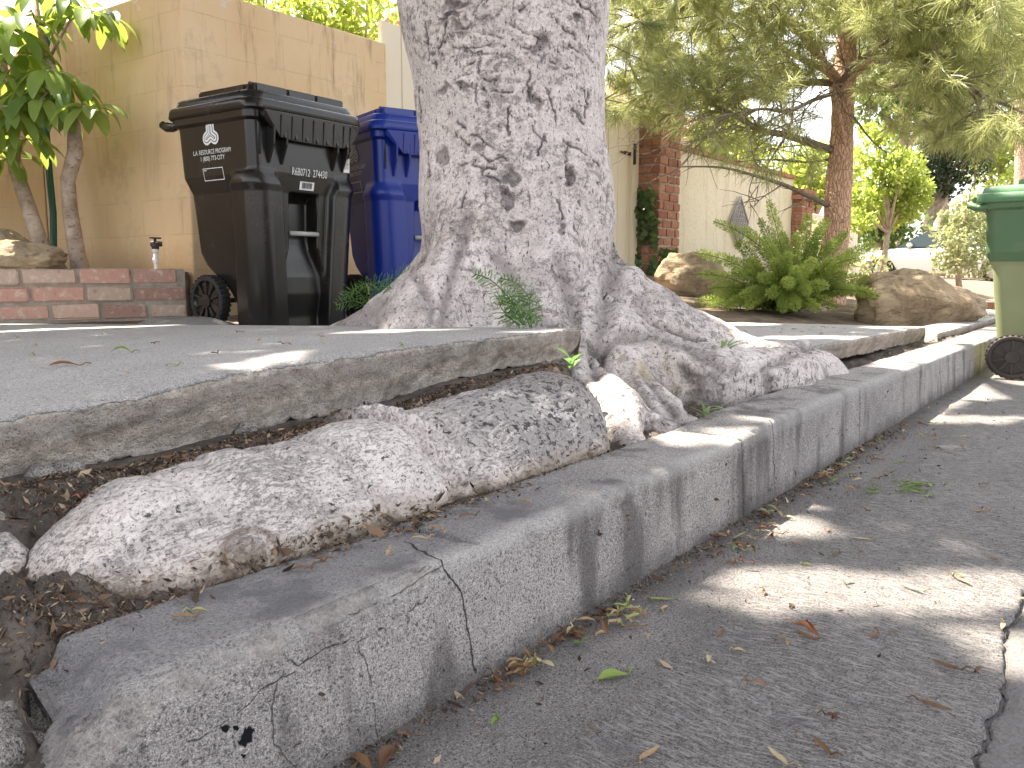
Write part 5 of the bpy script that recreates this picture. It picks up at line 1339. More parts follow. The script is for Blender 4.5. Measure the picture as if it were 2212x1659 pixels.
def smooth_path(p, m=5):
    out = []
    for i in range(len(p)-1):
        p0 = p[max(i-1, 0)]; p1 = p[i]; p2 = p[i+1]; p3 = p[min(i+2, len(p)-1)]
        for t in np.linspace(0, 1, m, endpoint=False):
            out.append(.5*((2*p1)+(p2-p0)*t+(2*p0-5*p1+4*p2-p3)*t*t+(3*p1-p0-3*p2+p3)*t**3))
    return out+[p[-1]]
def twig(p, d, L, r, depth):
    """a drooping needle twig; needles thick toward the tip"""
    n = 6; pts = [p]; cur = d.normalized()
    for i in range(n):
        cur = (cur+Vector((rnd.gauss(0, .13), rnd.gauss(0, .13), rnd.gauss(-.03, .11)))).normalized(); pts.append(pts[-1]+cur*(L/n))
    tw.tube(pts, [r*(1-.7*i/n) for i in range(n+1)], 5, False)
    if depth > 0:
        for k in range(3+depth):
            i = rnd.randint(2, n); dd = (cur+Vector((rnd.gauss(0, .7), rnd.gauss(0, .7), rnd.gauss(-.05, .45)))).normalized(); twig(pts[i], dd, L*rnd.uniform(.45, .75), r*.55, depth-1)
    if depth <= 1:
        for i in range(3 if depth == 0 else 5, n+1):
            for _ in range(26 if i == n else 15): NB.append(pts[i]+Vector((rnd.gauss(0, .008), rnd.gauss(0, .008), rnd.gauss(0, .008)))); NDr.append(cur*.9+Vector((rnd.gauss(0, .55), rnd.gauss(0, .55), rnd.gauss(-.12, .5))))
for pth, r in limbs:
    P_ = smooth_path([pt(*q) for q in pth]); lm = MB(); lm.tube(P_, [max(.006, r*(1-.8*i/(len(P_)-1))) for i in range(len(P_))], 9); pk(lm.build('limb', M_twig if r < .04 else M_pinebark), pine)
    low = pth[0][1] > 330
    for i in range(3, len(P_), 2 if not low else 4):
        t = (P_[min(i+1, len(P_)-1)]-P_[i-1]).normalized()
        for _ in range(2 if not low else 1):
            if r in (.045, .012): continue
            d = (t*.7+Vector((rnd.gauss(0, .6), rnd.gauss(0, .6), rnd.gauss(.02, .4)))).normalized()
            if low and rnd.random() < .55: twig(P_[i], d, rnd.uniform(.15, .3), .004, 0)
            else: twig(P_[i], d, rnd.uniform(.35, .6), .008, 1)
# extra sprays that fill the crown, hung through its whole depth
cnt = 0
while cnt < 560:
    px = rnd.uniform(1300, 2330); py = rnd.uniform(-170, 330)
    lim = np.interp(px, [1300, 1400, 1500, 1640, 1760, 1900, 2000, 2100, 2200, 2330], [255, 235, 205, 180, 150, 235, 290, 330, 280, 230])
    if py > lim: continue
    dd = rnd.uniform(-1.3, 1.5)
    if 1730 < px < 1900 and py > 40 and (dd < .25 or rnd.random() < .4): continue
    p = pt(px, py, dd)
    twig(p, Vector((rnd.gauss(0, 1), rnd.gauss(0, 1), rnd.gauss(-.1, .45))), rnd.uniform(.22, .42), .006, 1 if rnd.random() < .35 else 0); cnt += 1
pk(tw.build('twig', M_twig, fix=False), pine)
B_ = np.array(NB); D_ = np.array(NDr)
# the lower limbs have shed most of their needles and the trunk and its fork stand clear
q_ = B_-np.array([0, 0, EYE]); dp = q_ @ np.array(Fv); bx = CW/2+CF*(q_ @ np.array(Rv))/dp; by = CH/2-CF*(q_ @ np.array(Uv))/dp
lim1 = np.interp(bx, [1300, 1340, 1420, 1500, 1600, 1700, 1760, 1850, 1950, 2050, 2120, 2212, 2400], [235, 250, 235, 225, 215, 215, 190, 230, 285, 310, 325, 290, 240])
lim2 = np.interp(bx, [1300, 1400, 1480, 1540, 1620, 1700, 1780, 1850, 1950, 2100, 2400], [250, 265, 300, 345, 385, 400, 380, 260, 300, 340, 260])
kp = (by < lim1) | ((by < lim2) & (g.random(len(B_)) < .40))
kp &= ~((bx > 1772) & (bx < 1858) & (by > 55) & (dp < PD+.15)); kp &= ~((bx > 1600) & (bx < 1790) & (by > 120) & (dp < PD) & (g.random(len(B_)) < .35))
B_ = B_[kp]; D_ = D_[kp]
D_ /= np.linalg.norm(D_, axis=1)[:, None]; n = len(B_)
Ln = g.uniform(.10, .17, n)[:, None]; sd = np.cross(D_, g.normal(size=(n, 3))); sd /= np.linalg.norm(sd, axis=1)[:, None]
w_ = .0020
mid = B_+D_*Ln*.55+np.array([0, 0, -.006]); tip = B_+D_*Ln+np.array([0, 0, -.022])
V = np.stack([B_-sd*w_, B_+sd*w_, mid+sd*w_*.9, mid-sd*w_*.9, tip], 1).reshape(-1, 3); i5 = np.arange(n)[:, None]*5
me_v = V; quads = (i5+np.array([[0, 1, 2, 3]])); tris = (i5+np.array([[3, 2, 4, 4]]))
tnt = np.clip(.5+.4*vnoise(B_, 1.6, 2, 4)+g.normal(size=n)*.15, 0, 1)
me = bpy.data.meshes.new('needles'); me.from_pydata(V.tolist(), [], quads.tolist()+tris[:, :3].tolist()); me.materials.append(M_pine)
a_ = me.attributes.new('tint', 'FLOAT', 'FACE'); a_.data.foreach_set('value', np.concatenate([tnt, tnt]).astype(np.float32)); me.update()
pk(link(bpy.data.objects.new('needles', me)), pine)
print('pine needles', n)

# foxtail fern ----------------------------------------------------------------------------
def foxtail(label, base, plumes, seed):
    g = np.random.default_rng(seed); fx = empty('foxtail_fern', base, 0, label, 'fern')
    Vs = []; T = []; st = MB()
    for tip, bend in plumes:
        p0 = Vector(base)+Vector((g.normal()*.06, g.normal()*.06, .02)); p2 = Vector(tip); L = (p2-p0).length
        p1 = p0.lerp(p2, .45)+Vector((0, 0, bend*L)); N_ = 26; pts = [p0*(1-t)**2+p1*2*t*(1-t)+p2*t*t for t in np.linspace(0, 1, N_)]
        st.tube(pts[::3]+[pts[-1]], .003, 4, False)
        pl_t = g.random()*.5
        for i in range(2, N_-1):
            t = i/(N_-1); ax = np.array((pts[i+1]-pts[i-1]).normalized()); R_ = .058*(.72+.28*math.sin(math.pi*min(1, t*1.1)))*(1 if t < .9 else max(.3, (1-t)/.1)**.6)
            m = 72
            d = g.normal(size=(m, 3)); d -= ax*(d@ax)[:, None]; d /= np.linalg.norm(d, axis=1)[:, None]; d = d+ax*.45; d /= np.linalg.norm(d, axis=1)[:, None]
            c = np.array(pts[i])+ax*g.uniform(-.5, .5, m)[:, None]*L/N_; r0 = g.uniform(.1, .75, m)[:, None]*R_; ln = R_*g.uniform(.35, .62, m)[:, None]
            sd = np.cross(d, g.normal(size=(m, 3))); sd /= np.linalg.norm(sd, axis=1)[:, None]
            a0 = c+d*r0; Vs.append(np.stack([a0, a0+d*ln*.5+sd*.0034, a0+d*ln, a0+d*ln*.5-sd*.0034], 1).reshape(-1, 3)); T.append(np.clip(pl_t*.9-.12+.5*t+g.random(m)*.25, 0, 1))
    V = np.concatenate(Vs); pk(np_mesh('plumes', V, np.arange(len(V)).reshape(-1, 4), M_foxtail, tint=np.concatenate(T)), fx); pk(st.build('stems', M_foxtail, fix=False), fx)
FD = 6.25
fb = at(1700, 640, d=FD+.1); fb.z = .24
tips = [(1540, 478, -.1, .25), (1500, 545, -.1, .2), (1505, 592, -.2, .2), (1530, 625, -.3, .25), (1565, 665, -.4, .3), (1610, 668, -.45, .35), (1660, 430, .2, .06), (1648, 510, -.2, .12), (1608, 490, .2, .2), (1690, 500, .3, .1), (1745, 460, .3, .1), (1776, 490, .2, .15),
        (1790, 470, .4, .15), (1830, 500, .3, .2), (1895, 525, 0, .22), (1865, 555, -.2, .25), (1900, 640, -.2, .3), (1880, 600, .1, .25), (1935, 650, .1, .3), (1810, 665, -.35, .35), (1770, 670, -.45, .38), (1720, 668, -.5, .38), (1690, 672, -.5, .4), (1640, 600, -.45, .25),
        (1705, 545, -.35, .15), (1720, 580, -.45, .22), (1760, 560, -.35, .2), (1800, 560, -.2, .2), (1830, 590, -.25, .25), (1670, 560, -.3, .15), (1620, 560, -.2, .2), (1580, 590, -.3, .25), (1560, 630, -.15, .25), (1600, 640, -.4, .3), (1790, 620, -.4, .3), (1850, 630, -.3, .3),
        (1655, 640, -.5, .3), (1745, 630, -.5, .3), (1590, 520, .1, .2), (1640, 470, .3, .1), (1720, 500, .1, .1), (1810, 520, .2, .2), (1560, 560, .2, .25), (1700, 610, -.55, .3), (1530, 660, -.1, .2), (1500, 655, .1, .2), (1845, 545, .3, .2), (1675, 520, .4, .1)]
foxtail('bushy bright green foxtail fern with bottle-brush plumes below the pine', fb, [(at(px, py, d=FD+dd*.7), bd) for px, py, dd, bd in tips], 3)

# feathery fronds at the foot of the big tree ----------------------------------------------
def frond(b, pts, seed, wid=.05):
    r = random.Random(seed); P_ = smooth_path([Vector(p) for p in pts], 6); b.tube(P_, .0016, 4, False)
    for i in range(2, len(P_)-1):
        t = (P_[i+1]-P_[i-1]).normalized(); sdv = t.cross(Vector((-FH.x, -FH.y, .5))).normalized()
        f = math.sin(math.pi*min(1, (i/len(P_))*.9+.12))
        for s_ in (-1, 1):
            d = (sdv*s_+t*.55+Vector((r.gauss(0, .12), r.gauss(0, .12), r.gauss(0, .12)))).normalized(); L = wid*f*r.uniform(.7, 1.15)
            b.tint = r.random()
            for k in range(7):
                q = P_[i]+d*L*k/7; dd = (d+t*r.uniform(-.9, .9)+Vector((r.gauss(0, .5), r.gauss(0, .5), r.gauss(0, .5)))).normalized(); w = dd.cross(d).normalized()*.0016 if dd.cross(d).length > .01 else Vector((.001, 0, 0))
                l = .014*(1-k/9); b.add([q-w, q+w, q+dd*l+d*.006], [(0, 1, 2)])
fl = empty('asparagus_fern', at(745, 668, d=3.35), 0, 'thin feathery fern fronds sticking out left of the trunk before the bins', 'fern')
b = MB()
for k, pts in enumerate(([(800, 662, 3.2), (840, 610, 3.15), (880, 585, 3.1), (925, 575, 3.05)], [(790, 665, 3.25), (800, 620, 3.2), (850, 600, 3.1)], [(800, 665, 3.2), (770, 628, 3.2), (740, 640, 3.2)], [(795, 665, 3.2), (820, 630, 3.15), (790, 612, 3.2), (762, 630, 3.2)], [(800, 668, 3.2), (765, 650, 3.2), (725, 660, 3.2)], [(810, 665, 3.15), (850, 628, 3.1), (820, 618, 3.1)])):
    frond(b, [at(px, py, d=d) for px, py, d in pts], k, .045)
pk(b.build('fronds', M_fernfrond, fix=False), fl)
fm = empty('asparagus_fern', at(1150, 700, d=2.35), 0, 'green feathery fern fronds growing against the front of the pale trunk', 'fern')
b = MB()
for k, pts in enumerate(([(1130, 702, 2.34), (1100, 645, 2.34), (1060, 605, 2.36), (1025, 592, 2.38)], [(1135, 702, 2.33), (1110, 655, 2.33), (1085, 640, 2.33), (1170, 690, 2.3)], [(1130, 702, 2.33), (1100, 662, 2.32), (1130, 668, 2.3), (1165, 696, 2.29)], [(1125, 702, 2.33), (1090, 680, 2.32), (1120, 690, 2.31), (1150, 700, 2.3)], [(1130, 702, 2.32), (1145, 655, 2.32), (1120, 615, 2.34), (1080, 600, 2.35)], [(1120, 703, 2.33), (1080, 660, 2.33), (1110, 640, 2.33), (1165, 655, 2.31)])):
    frond(b, [at(px, py, d=d) for px, py, d in pts], 20+k, .040)
pk(b.build('fronds', M_fernfrond, fix=False), fm)
# little weeds
def weed(label, base, n, L, seed, mat=M_weed, wd=.16):
    r = random.Random(seed); w = empty('weed', base, 0, label, 'weed'); b = MB()
    for k in range(n):
        a = 2*math.pi*k/n+r.uniform(-.4, .4); big_leaf(b, Vector(base)+Vector((0, 0, .004+.012*(k % 3))), (math.cos(a), math.sin(a), r.uniform(.5, 1.6)), L*r.uniform(.6, 1.1), L*wd, r.uniform(.2, 1.2), r)
    pk(b.build('leaves', mat, fix=False), w)
weed('small narrow leaved weed sprouting on top of the right-hand root', at(1562, 778, d=2.62), 14, .075, 4)
weed('tiny pale weed growing behind the kerb by the lit root', at(1522, 908, d=2.16), 11, .055, 5)
weed('small green seedling squeezed between the root end and the kerb', at(1290, 996, d=1.84), 5, .05, 6, M_fernfrond, .4)
weed('little green sprout under the corner of the raised slab', at(1232, 800, d=2.12), 5, .05, 7, M_fernfrond, .35)
# ivy climbing the pillar foot
iv = empty('ivy', (8.3, 4.3, .4), 0, 'dark ivy climbing the lower part of the brick pillar', 'ivy')
g2 = np.random.default_rng(9); n = 520
y_ = g2.uniform(4.2, 4.5, n); z_ = .42+1.0*g2.random(n)**1.3; xo = 8.32-np.abs(g2.normal(0, .03, n)); k_ = vnoise(np.stack([xo, y_, z_], 1), (1, 6, 4), 2, 3) > -.12; C = np.stack([xo, y_, z_], 1)[k_]
C2 = np.stack([g2.uniform(8.35, 8.72, 170), 4.19-np.abs(g2.normal(0, .02, 170)), .4+.38*g2.random(170)], 1); C = np.concatenate([C, C2]); n = len(C)
nn = np.tile([-1, -.6, .35], (n, 1))+g2.normal(size=(n, 3))*.4; nn /= np.linalg.norm(nn, axis=1)[:, None]; ax = np.cross(nn, g2.normal(size=(n, 3))); ax[:, 2] -= .4; ax -= nn*(ax*nn).sum(1)[:, None]; ax /= np.linalg.norm(ax, axis=1)[:, None]; sd = np.cross(ax, nn); L = g2.uniform(.05, .095, n)[:, None]
V = np.stack([C-ax*L*.4, C+sd*L*.45-ax*L*.1, C+ax*L*.6, C-sd*L*.45-ax*L*.1], 1).reshape(-1, 3)
pk(np_mesh('leaves', V, np.arange(n*4).reshape(-1, 4), M_ivy, tint=g2.random(n)), iv)
# a little grass on the verge by the boulder
gn = 2600; gx = g.uniform(7.3, 10.6, gn); gy = g.uniform(.95, 2.0, gn); gz = ground_h(gx, gy); C = np.stack([gx, gy, gz], 1); d = g.normal(size=(gn, 3))*.35+[0, 0, 1]; L = g.uniform(.02, .06, gn)[:, None]; sd = g.normal(size=(gn, 3)); sd[:, 2] = 0
V = np.stack([C-sd*.003, C+sd*.003, C+d*L, C+d*L*.99], 1).reshape(-1, 3); o = np_mesh('grass', V, np.arange(gn*4).reshape(-1, 4), M_grass, tint=g.random(gn)); tag(o, 'thin dry grass on the verge beyond the boulder', 'grass', kind='stuff')
# ------------------------------------------------------------------ rocks, car and the trees behind
def rock(name, c, r, seed, label, cat='rock', rot=0, mat=None, sub=5, strat=True, tilt=0.0):
    bm = bmesh.new(); bmesh.ops.create_icosphere(bm, subdivisions=sub, radius=1); V = np.array([v.co for v in bm.verts]); F = np.array([[v.index for v in f.verts] for f in bm.faces]); bm.free()
    # faceted, with bedding ledges
    g = np.random.default_rng(seed); 
    for _ in range(14):
        n = g.normal(size=3); n /= np.linalg.norm(n); h = g.uniform(.72, .95); d = V@n; V = V-np.outer(np.maximum(0, d-h), n)*.85
    V = V*(1+.16*vnoise(V, 2.2, 3, seed)+.07*vnoise(V, 6, 3, seed+1)+.03*vnoise(V, 18, 2, seed+2))[:, None]
    if strat: V = V*(1+.03*vnoise(V*np.array([1.2, 1.2, 7]), 1, 2, seed+3))[:, None]
    V[:, 2] *= 1-tilt*V[:, 0]
    V = V*np.array(r); ct, st = math.cos(rot), math.sin(rot); V = np.stack([V[:, 0]*ct-V[:, 1]*st, V[:, 0]*st+V[:, 1]*ct, V[:, 2]], 1)
    o = np_mesh(name, V, F, mat or M_rock, smooth=True); o.location = c; tag(o, label, cat); return o
rock('boulder', (6.97, 1.38, .25), (.56, .36, .30), 5, 'big tan sandstone boulder with a sunlit patch right of the fern', rot=rad(-40), tilt=.30)
rock('boulder', (6.85, 3.12, .44), (.34, .26, .32), 8, 'smaller squarish tan rock below the brick pillar', rot=rad(-30))
rock('rock', at(30, 560, d=4.4), (.24, .15, .10), 11, 'pale mottled rock lying on the planter edge at far left', rot=rad(-30))
rock('rock', at(10, 540, d=4.7), (.16, .12, .12), 12, 'upper pale rock at far left under the leafy tree', rot=rad(10))
# brick edging far right
b = MB(); bricks(b, (9.6, 1.15), (13.5, 1.3), .17, 1, .09, .22, .1, .012, .005, 9, (0, 1)); o = b.build('brick_edging', M_redbrick); tag(o, 'row of red edging bricks beneath the pale shrub', 'edging')

# parked car: side profile lofted across its width. local x forward, y left
def car(loc, rz):
    c = empty('parked_car', loc, rz, 'white sedan parked on the driveway beyond the boulder', 'car')
    prof_lo = lambda x: np.interp(x, [-2.25, -2.1, 2.1, 2.25], [.42, .26, .26, .40])
    prof_hi = lambda x: np.interp(x, [-2.25, -2.18, -2.0, -1.55, -.9, 0, 1.0, 1.7, 2.1, 2.25], [.60, .80, .93, .96, .95, .94, .92, .82, .72, .55])
    xs = np.unique(np.concatenate([np.linspace(-2.25, 2.25, 70)])); ys = [(-.80, 0), (-.86, .25), (-.87, .5), (-.86, .75), (-.80, .93), (-.70, 1.0), (0, 1.03), (.70, 1.0), (.80, .93), (.86, .75), (.87, .5), (.86, .25), (.80, 0)]
    V = []; 
    for x in xs:
        nar = 1-.10*sstep(1.5, 2.25, abs(x))
        for y, f in ys:
            z = prof_lo(x)+(prof_hi(x)-prof_lo(x))*f
            # wheel arches
            for wx in (-1.32, 1.36):
                dd = (x-wx)**2
                if abs(y) > .75 and dd < .36**2: z = max(z, .31+math.sqrt(.36**2-dd)*.98)
            V.append((x, y*nar, z))
    F = grid_faces(len(xs), len(ys)); o = np_mesh('body', V, F, M_carpaint, c, smooth=True)
    b = MB(); n = 9     # cabin
    rings = []
    for x, z, w in ((-1.65, .93, .76), (-.95, 1.36, .60), (-.2, 1.42, .60), (.25, 1.39, .59), (1.08, .90, .74)): rings.append([(x, y*w, z-(.03 if abs(y) > .9 else 0)) for y in np.linspace(-1, 1, 9)])
    V = [p for r in rings for p in r]; fs = [(i*n+k, i*n+k+1, (i+1)*n+k+1, (i+1)*n+k) for i in range(4) for k in range(n-1)]
    b.add(V, fs, True); b.build('roof', M_carpaint, c)
    b = MB()
    for s_ in (-1, 1):
        y0, y1 = .785*s_, .625*s_
        b.add([(-1.35, y0*.985, .95), (.92, y0*.985, .94), (.28, y1, 1.345), (-.85, y1, 1.335)], [(0, 1, 2, 3)])
        b.add([(-1.64, y0*.96, .94), (.0+1.06, y0*.96, .92), (.26, y1*.955, 1.37), (-.94, y1*.955, 1.35)], [(0, 1, 2, 3)])
    b.build('side_glass', M_glass, c, fix=False)
    for s_ in (-1, 1):
        b = MB(); b.rbox((.62, .86*s_-.09, .93), (.76, .86*s_+.09, 1.05), .03); b.build('wing_mirror', M_carpaint, c)
        for wx in (-1.32, 1.36):
            R_ = Matrix.Translation((wx, .76*s_, .31)) @ Matrix.Rotation(rad(90), 4, 'X')
            b = MB(); b.lathe([(.0, -.09), (.19, -.10), (.21, -.06), (.21, .06), (.19, .10), (0, .09)], 24, R_)
            w = b.build('wheel', M_rim, c); b = MB(); b.lathe([(.20, -.10), (.29, -.10), (.31, -.07), (.31, .07), (.29, .10), (.20, .10)], 32, R_); b.build('tyre', M_rubber, w)
        b = MB(); b.box((-.35, .862*s_-.004, .66), (-.22, .862*s_+.012*s_, .69)); b.build('door_handle', M_carpaint, c)
        b = MB(); b.rbox((2.02, .58*s_-.15, .60), (2.20, .58*s_+.15, .72), .03); b.build('headlight', M_glass, c)
car((25.3, 4.35, .245), rad(92))

def tree(name, label, base, trunk_pts, tr, blobs, n, L, wid, mat, bk, seed, group=None, up=.3, droop=0.0):
    t = empty(name, base, 0, label, 'tree' if 'tree' in name else 'shrub', group)
    b = MB(); P_ = smooth_path([Vector(p) for p in trunk_pts], 5); b.tube(P_, [tr*(1-.5*i/(len(P_)-1)) for i in range(len(P_))], 10)
    for c, r in blobs[:7]:
        s_ = P_[int(len(P_)*.55)]; b.tube([s_, s_.lerp(Vector(c), .6)+Vector((0, 0, .05)), Vector(c)], [tr*.5, tr*.3, tr*.12], 6)
    pk(b.build('trunk', bk), t); pk(leaf_cloud('crown', blobs, n, L, wid, mat, None, up, seed, droop), t); return t
def P3(px, py, d): return tuple(at(px, py, d=d))
def blobsat(lst, d): return [(P3(px, py, d+dd), (r, r*1.0, rz)) for px, py, dd, r, rz in lst]
D = 12.3
tree('round_tree', 'small rounded tree with sunlit lime green leaves behind the boulder', (12, 2.9, .3), [P3(1905, 610, D), P3(1912, 540, D), P3(1920, 480, D), P3(1915, 420, D)], .05,
     blobsat([(1900, 330, 0, .32, .30), (1950, 370, -.2, .34, .30), (1870, 430, 0, .30, .22), (1960, 440, .1, .28, .2), (1915, 400, .2, .4, .34), (1860, 475, -.2, .22, .16), (1930, 470, .3, .26, .16), (1985, 410, 0, .2, .22), (1890, 290, .1, .2, .16)], D), 5200, .075, .05, M_limeleaf, M_bark2, 21)
D = 11.0
tree('shrub', 'loose pale variegated shrub beside the green bin', (11, 1.7, .25), [P3(2075, 640, D), P3(2070, 590, D), P3(2080, 540, D)], .045,
     blobsat([(2070, 470, 0, .26, .2), (2050, 520, -.1, .26, .22), (2100, 520, .1, .28, .24), (2075, 560, 0, .3, .2), (2040, 570, 0, .18, .16), (2120, 570, 0, .22, .2), (2090, 440, .1, .18, .14), (2150, 500, .2, .3, .3), (2110, 460, 0, .24, .2), (2180, 560, .2, .3, .3), (2165, 440, .2, .26, .25)], D), 4600, .06, .034, M_paleleaf, M_bark2, 22)
D = 28
tree('evergreen_tree', 'dark dense evergreen tree on a thick trunk behind the round lime tree', (28, 4.9, .3), [P3(2000, 610, D), P3(2000, 540, D), P3(2008, 460, D), P3(2020, 400, D)], .21,
     blobsat([(2060, 300, 0, 0.91, 0.82), (2090, 350, 0, 0.69, 0.82), (2030, 340, 0, 0.82, 0.66), (2075, 240, 0, 0.82, 0.74), (2010, 280, .1, 0.66, 0.66), (2040, 400, 0, 0.66, 0.49), (2105, 270, 0, 0.49, 0.82), (1985, 420, -.3, 0.58, 0.41), (2005, 370, -.2, 0.58, 0.49)], D), 8000, .17, .09, M_darkleaf, M_bark2, 23)
D = 13.5
tree('street_tree', 'straight trunked tree at the right edge above the green bin', (14, 1.3, .2), [P3(2200, 640, D), P3(2203, 450, D), P3(2204, 300, D), P3(2205, 150, D), P3(2206, -60, D), P3(2200, -250, D)], .10,
     blobsat([(2200, -200, 0, .9, .6), (2120, -120, .3, .6, .5), (2280, -100, .2, .8, .5), (2150, -260, 0, .8, .5)], D), 3000, .11, .05, M_midleaf, M_pinebark, 24)
# sunlit trees and hedges further down the street
for k, (px, py, D, R_, mat, lab) in enumerate(((2165, 330, 36, 2.0, M_limeleaf, 'bright yellow-green tree glowing behind the dark evergreen'), (2250, 420, 34, 2.4, M_limeleaf, 'low sunlit green tree at the right edge behind the bin'), (1960, 180, 26, 2.0, M_midleaf, 'mid green tree behind the pine crown, right of its trunk'),
                                               (1760, 380, 21, 1.2, M_limeleaf, 'sunlit green bush behind the pine trunk'), (2060, 80, 34, 3.4, M_midleaf, 'tall distant tree above the evergreen'), (1900, 470, 24, 1.3, M_midleaf, 'green shrubbery behind the round lime tree'), (2290, 150, 30, 3.2, M_midleaf, 'tall distant tree at the right edge of the street'), (2130, 520, 27, 1.8, M_midleaf, 'dull green bush behind the parked car'))):
    c = at(px, py, d=D); gz = .25; r = R_; bl = [((c.x+r*.5*math.cos(a), c.y+r*.5*math.sin(a), c.z+r*.25*math.sin(a*2.3+k)), (r*.6, r*.6, r*.5)) for a in np.linspace(0, 6.28, 7)[:-1]]+[(tuple(c), (r*.75, r*.75, r*.7))]
    tree('background_tree', lab, (c.x, c.y, gz), [(c.x, c.y, gz), (c.x+.1, c.y, gz+.5*(c.z-gz)), (c.x, c.y, c.z)], .07*r+.05, bl, 3600, .16 if R_ < 2 else .24, .09 if R_ < 2 else .12, mat, M_bark2, 30+k, 'trees further down the street')
# sunlit trees beyond the tan wall
for k, (px, py, D, R_, lab) in enumerate(((770, 40, 9.6, .85, 'airy yellow-green tree behind the tan wall near the big trunk'), (690, 75, 9.2, .5, 'small sunlit foliage just above the tan wall top'), (560, -50, 10.5, .9, 'sunlit tree whose lowest leaves show over the wall corner'), (330, -190, 11, .9, 'bright leafy tree above the left face of the tan wall'))):
    c = at(px, py, d=D); r = R_; bl = [((c.x+r*.6*math.cos(a), c.y+r*.6*math.sin(a), c.z+r*.3*math.sin(a*2.1+k)), (r*.5, r*.5, r*.4)) for a in np.linspace(0, 6.28, 7)[:-1]]
    tree('background_tree', lab, (c.x, c.y, .1), [(c.x, c.y, .1), (c.x+.1, c.y, .6*c.z), (c.x, c.y, c.z+.2)], .05, bl, 1500, .12, .055, M_limeleaf, M_bark2, 50+k, 'trees beyond the tan wall')
# shrub over the stucco wall and behind the gate
c = at(1575, 300, d=13.2)
tree('shrub', 'bright leafy shrub showing above the brick coping', (c.x, c.y, .3), [(c.x, c.y, .3), (c.x, c.y, c.z)], .05, [((c.x+a, c.y+b_, c.z+e), (.45, .4, .38)) for a, b_, e in ((-.5, 0, 0), (.3, .2, .2), (.9, .1, -.1), (0, .1, .5), (1.6, .3, .1))], 2600, .11, .05, M_limeleaf, M_bark2, 61)
c = at(1800, 560, d=9.6)
tree('shrub', 'low pale leafed bush behind the foxtail fern', (c.x, c.y, .4), [(c.x, c.y, .35), (c.x, c.y, c.z)], .03, [((c.x+a, c.y+b_, c.z+e), (.3, .3, .25)) for a, b_, e in ((-.3, 0, 0), (.3, .2, .1), (.6, -.2, -.1), (0, .1, .2))], 1500, .06, .035, M_paleleaf, M_bark2, 62)
# spiky plant by the car
yp = empty('yucca', at(1945, 575, d=27), 0, 'spiky strap leafed plant growing behind the hood of the white car', 'plant'); b = MB(); r = random.Random(4); bp = at(1948, 580, d=27)
for k in range(34):
    a = r.random()*6.28; big_leaf(b, bp+Vector((r.gauss(0, .12), r.gauss(0, .12), 0)), (math.cos(a)*.55, math.sin(a)*.55, 1), r.uniform(.7, 1.1), .09, r.uniform(.1, .9), r)
pk(b.build('leaves', M_midleaf, fix=False), yp)
# ------------------------------------------------------------------ rubble, litter and fallen leaves
for k, (c, r, lab) in enumerate((((.345, .885, .095), (.055, .05, .04), 'lump of broken concrete at the bottom left corner'), ((.335, .835, .10), (.035, .03, .03), 'fist sized concrete chunk leaning on the broken kerb end'), ((.315, .80, .06), (.06, .05, .04), 'low flat piece of broken concrete by the kerb end'), ((.368, .905, .120), (.028, .03, .03), 'small crumb of concrete between two larger lumps'),
      ((.585, 1.215, .278), (.028, .022, .018), 'grey stone stuck in the underside of the slab at left'), ((.545, 1.215, .276), (.026, .02, .018), 'pale stone in the slab underside nearest the camera'), ((.89, 1.22, .292), (.020, .016, .014), 'small grey pebble held in the slab edge'))):
    rock('concrete_chunk', c, r, 80+k, lab, 'rubble', k, M_rubble, 4, False)
    
# crumbs of bark, twigs and shredded leaf: uncountable, one sheet of litter
def litter(name, C, Nn, L, seed, label):
    g = np.random.default_rng(seed); n = len(C); ax = g.normal(size=(n, 3)); nn = Nn+.45*g.normal(size=(n, 3)); nn /= np.linalg.norm(nn, axis=1)[:, None]; ax -= nn*(ax*nn).sum(1)[:, None]*.85; ax /= np.linalg.norm(ax, axis=1)[:, None]
    sd = np.cross(ax, nn); Ls = (L*np.exp(g.normal(0, .55, n)))[:, None]; w = Ls*g.uniform(.08, .42, n)[:, None]; lift = nn*(Ls*.10)
    C = C+nn*.002
    V = np.stack([C-ax*Ls*.5, C+sd*w*.5+lift, C+ax*Ls*.5+lift*g.uniform(0, 2, n)[:, None], C-sd*w*.5], 1).reshape(-1, 3)
    o = np_mesh(name, V, np.arange(n*4).reshape(-1, 4), M_mulch, tint=g.random(n)); tag(o, label, 'litter', kind='stuff'); return o
def mulchmat():
    s = NT('mulch'); t = s.attr(); c = s.ramp(t, [(0, (.025, .017, .012)), (.4, (.07, .046, .032)), (.7, (.15, .092, .058)), (.88, (.25, .17, .11)), (1, (.42, .34, .24))])
    return s.finish(c, .8, None, .2)
M_mulch = mulchmat()
g = np.random.default_rng(77)
bpy.context.view_layer.update()
dg = bpy.context.evaluated_depsgraph_get()
def drop(xy, zt=.30, keep=('soil_strip', 'root', 'kerb', 'gutter', 'trunk', 'asphalt_road', 'ground')):
    """let crumbs fall on whatever lies below them"""
    P = []; Nr = []
    for x, y in xy:
        h, loc, nrm, _, ob, _ = scene.ray_cast(dg, Vector((x, y, zt)), Vector((0, 0, -1)))
        if h and ob.name.split('.')[0] in keep: P.append(loc); Nr.append(nrm)
    return np.array(P), np.array(Nr)
def strip(n, f, w):      # n random points along x in f range around a line y(x)
    x = g.uniform(f[0], f[1], n); y = np.interp(x, f[2], f[3])+g.normal(0, w, n); return np.stack([x, y], 1)
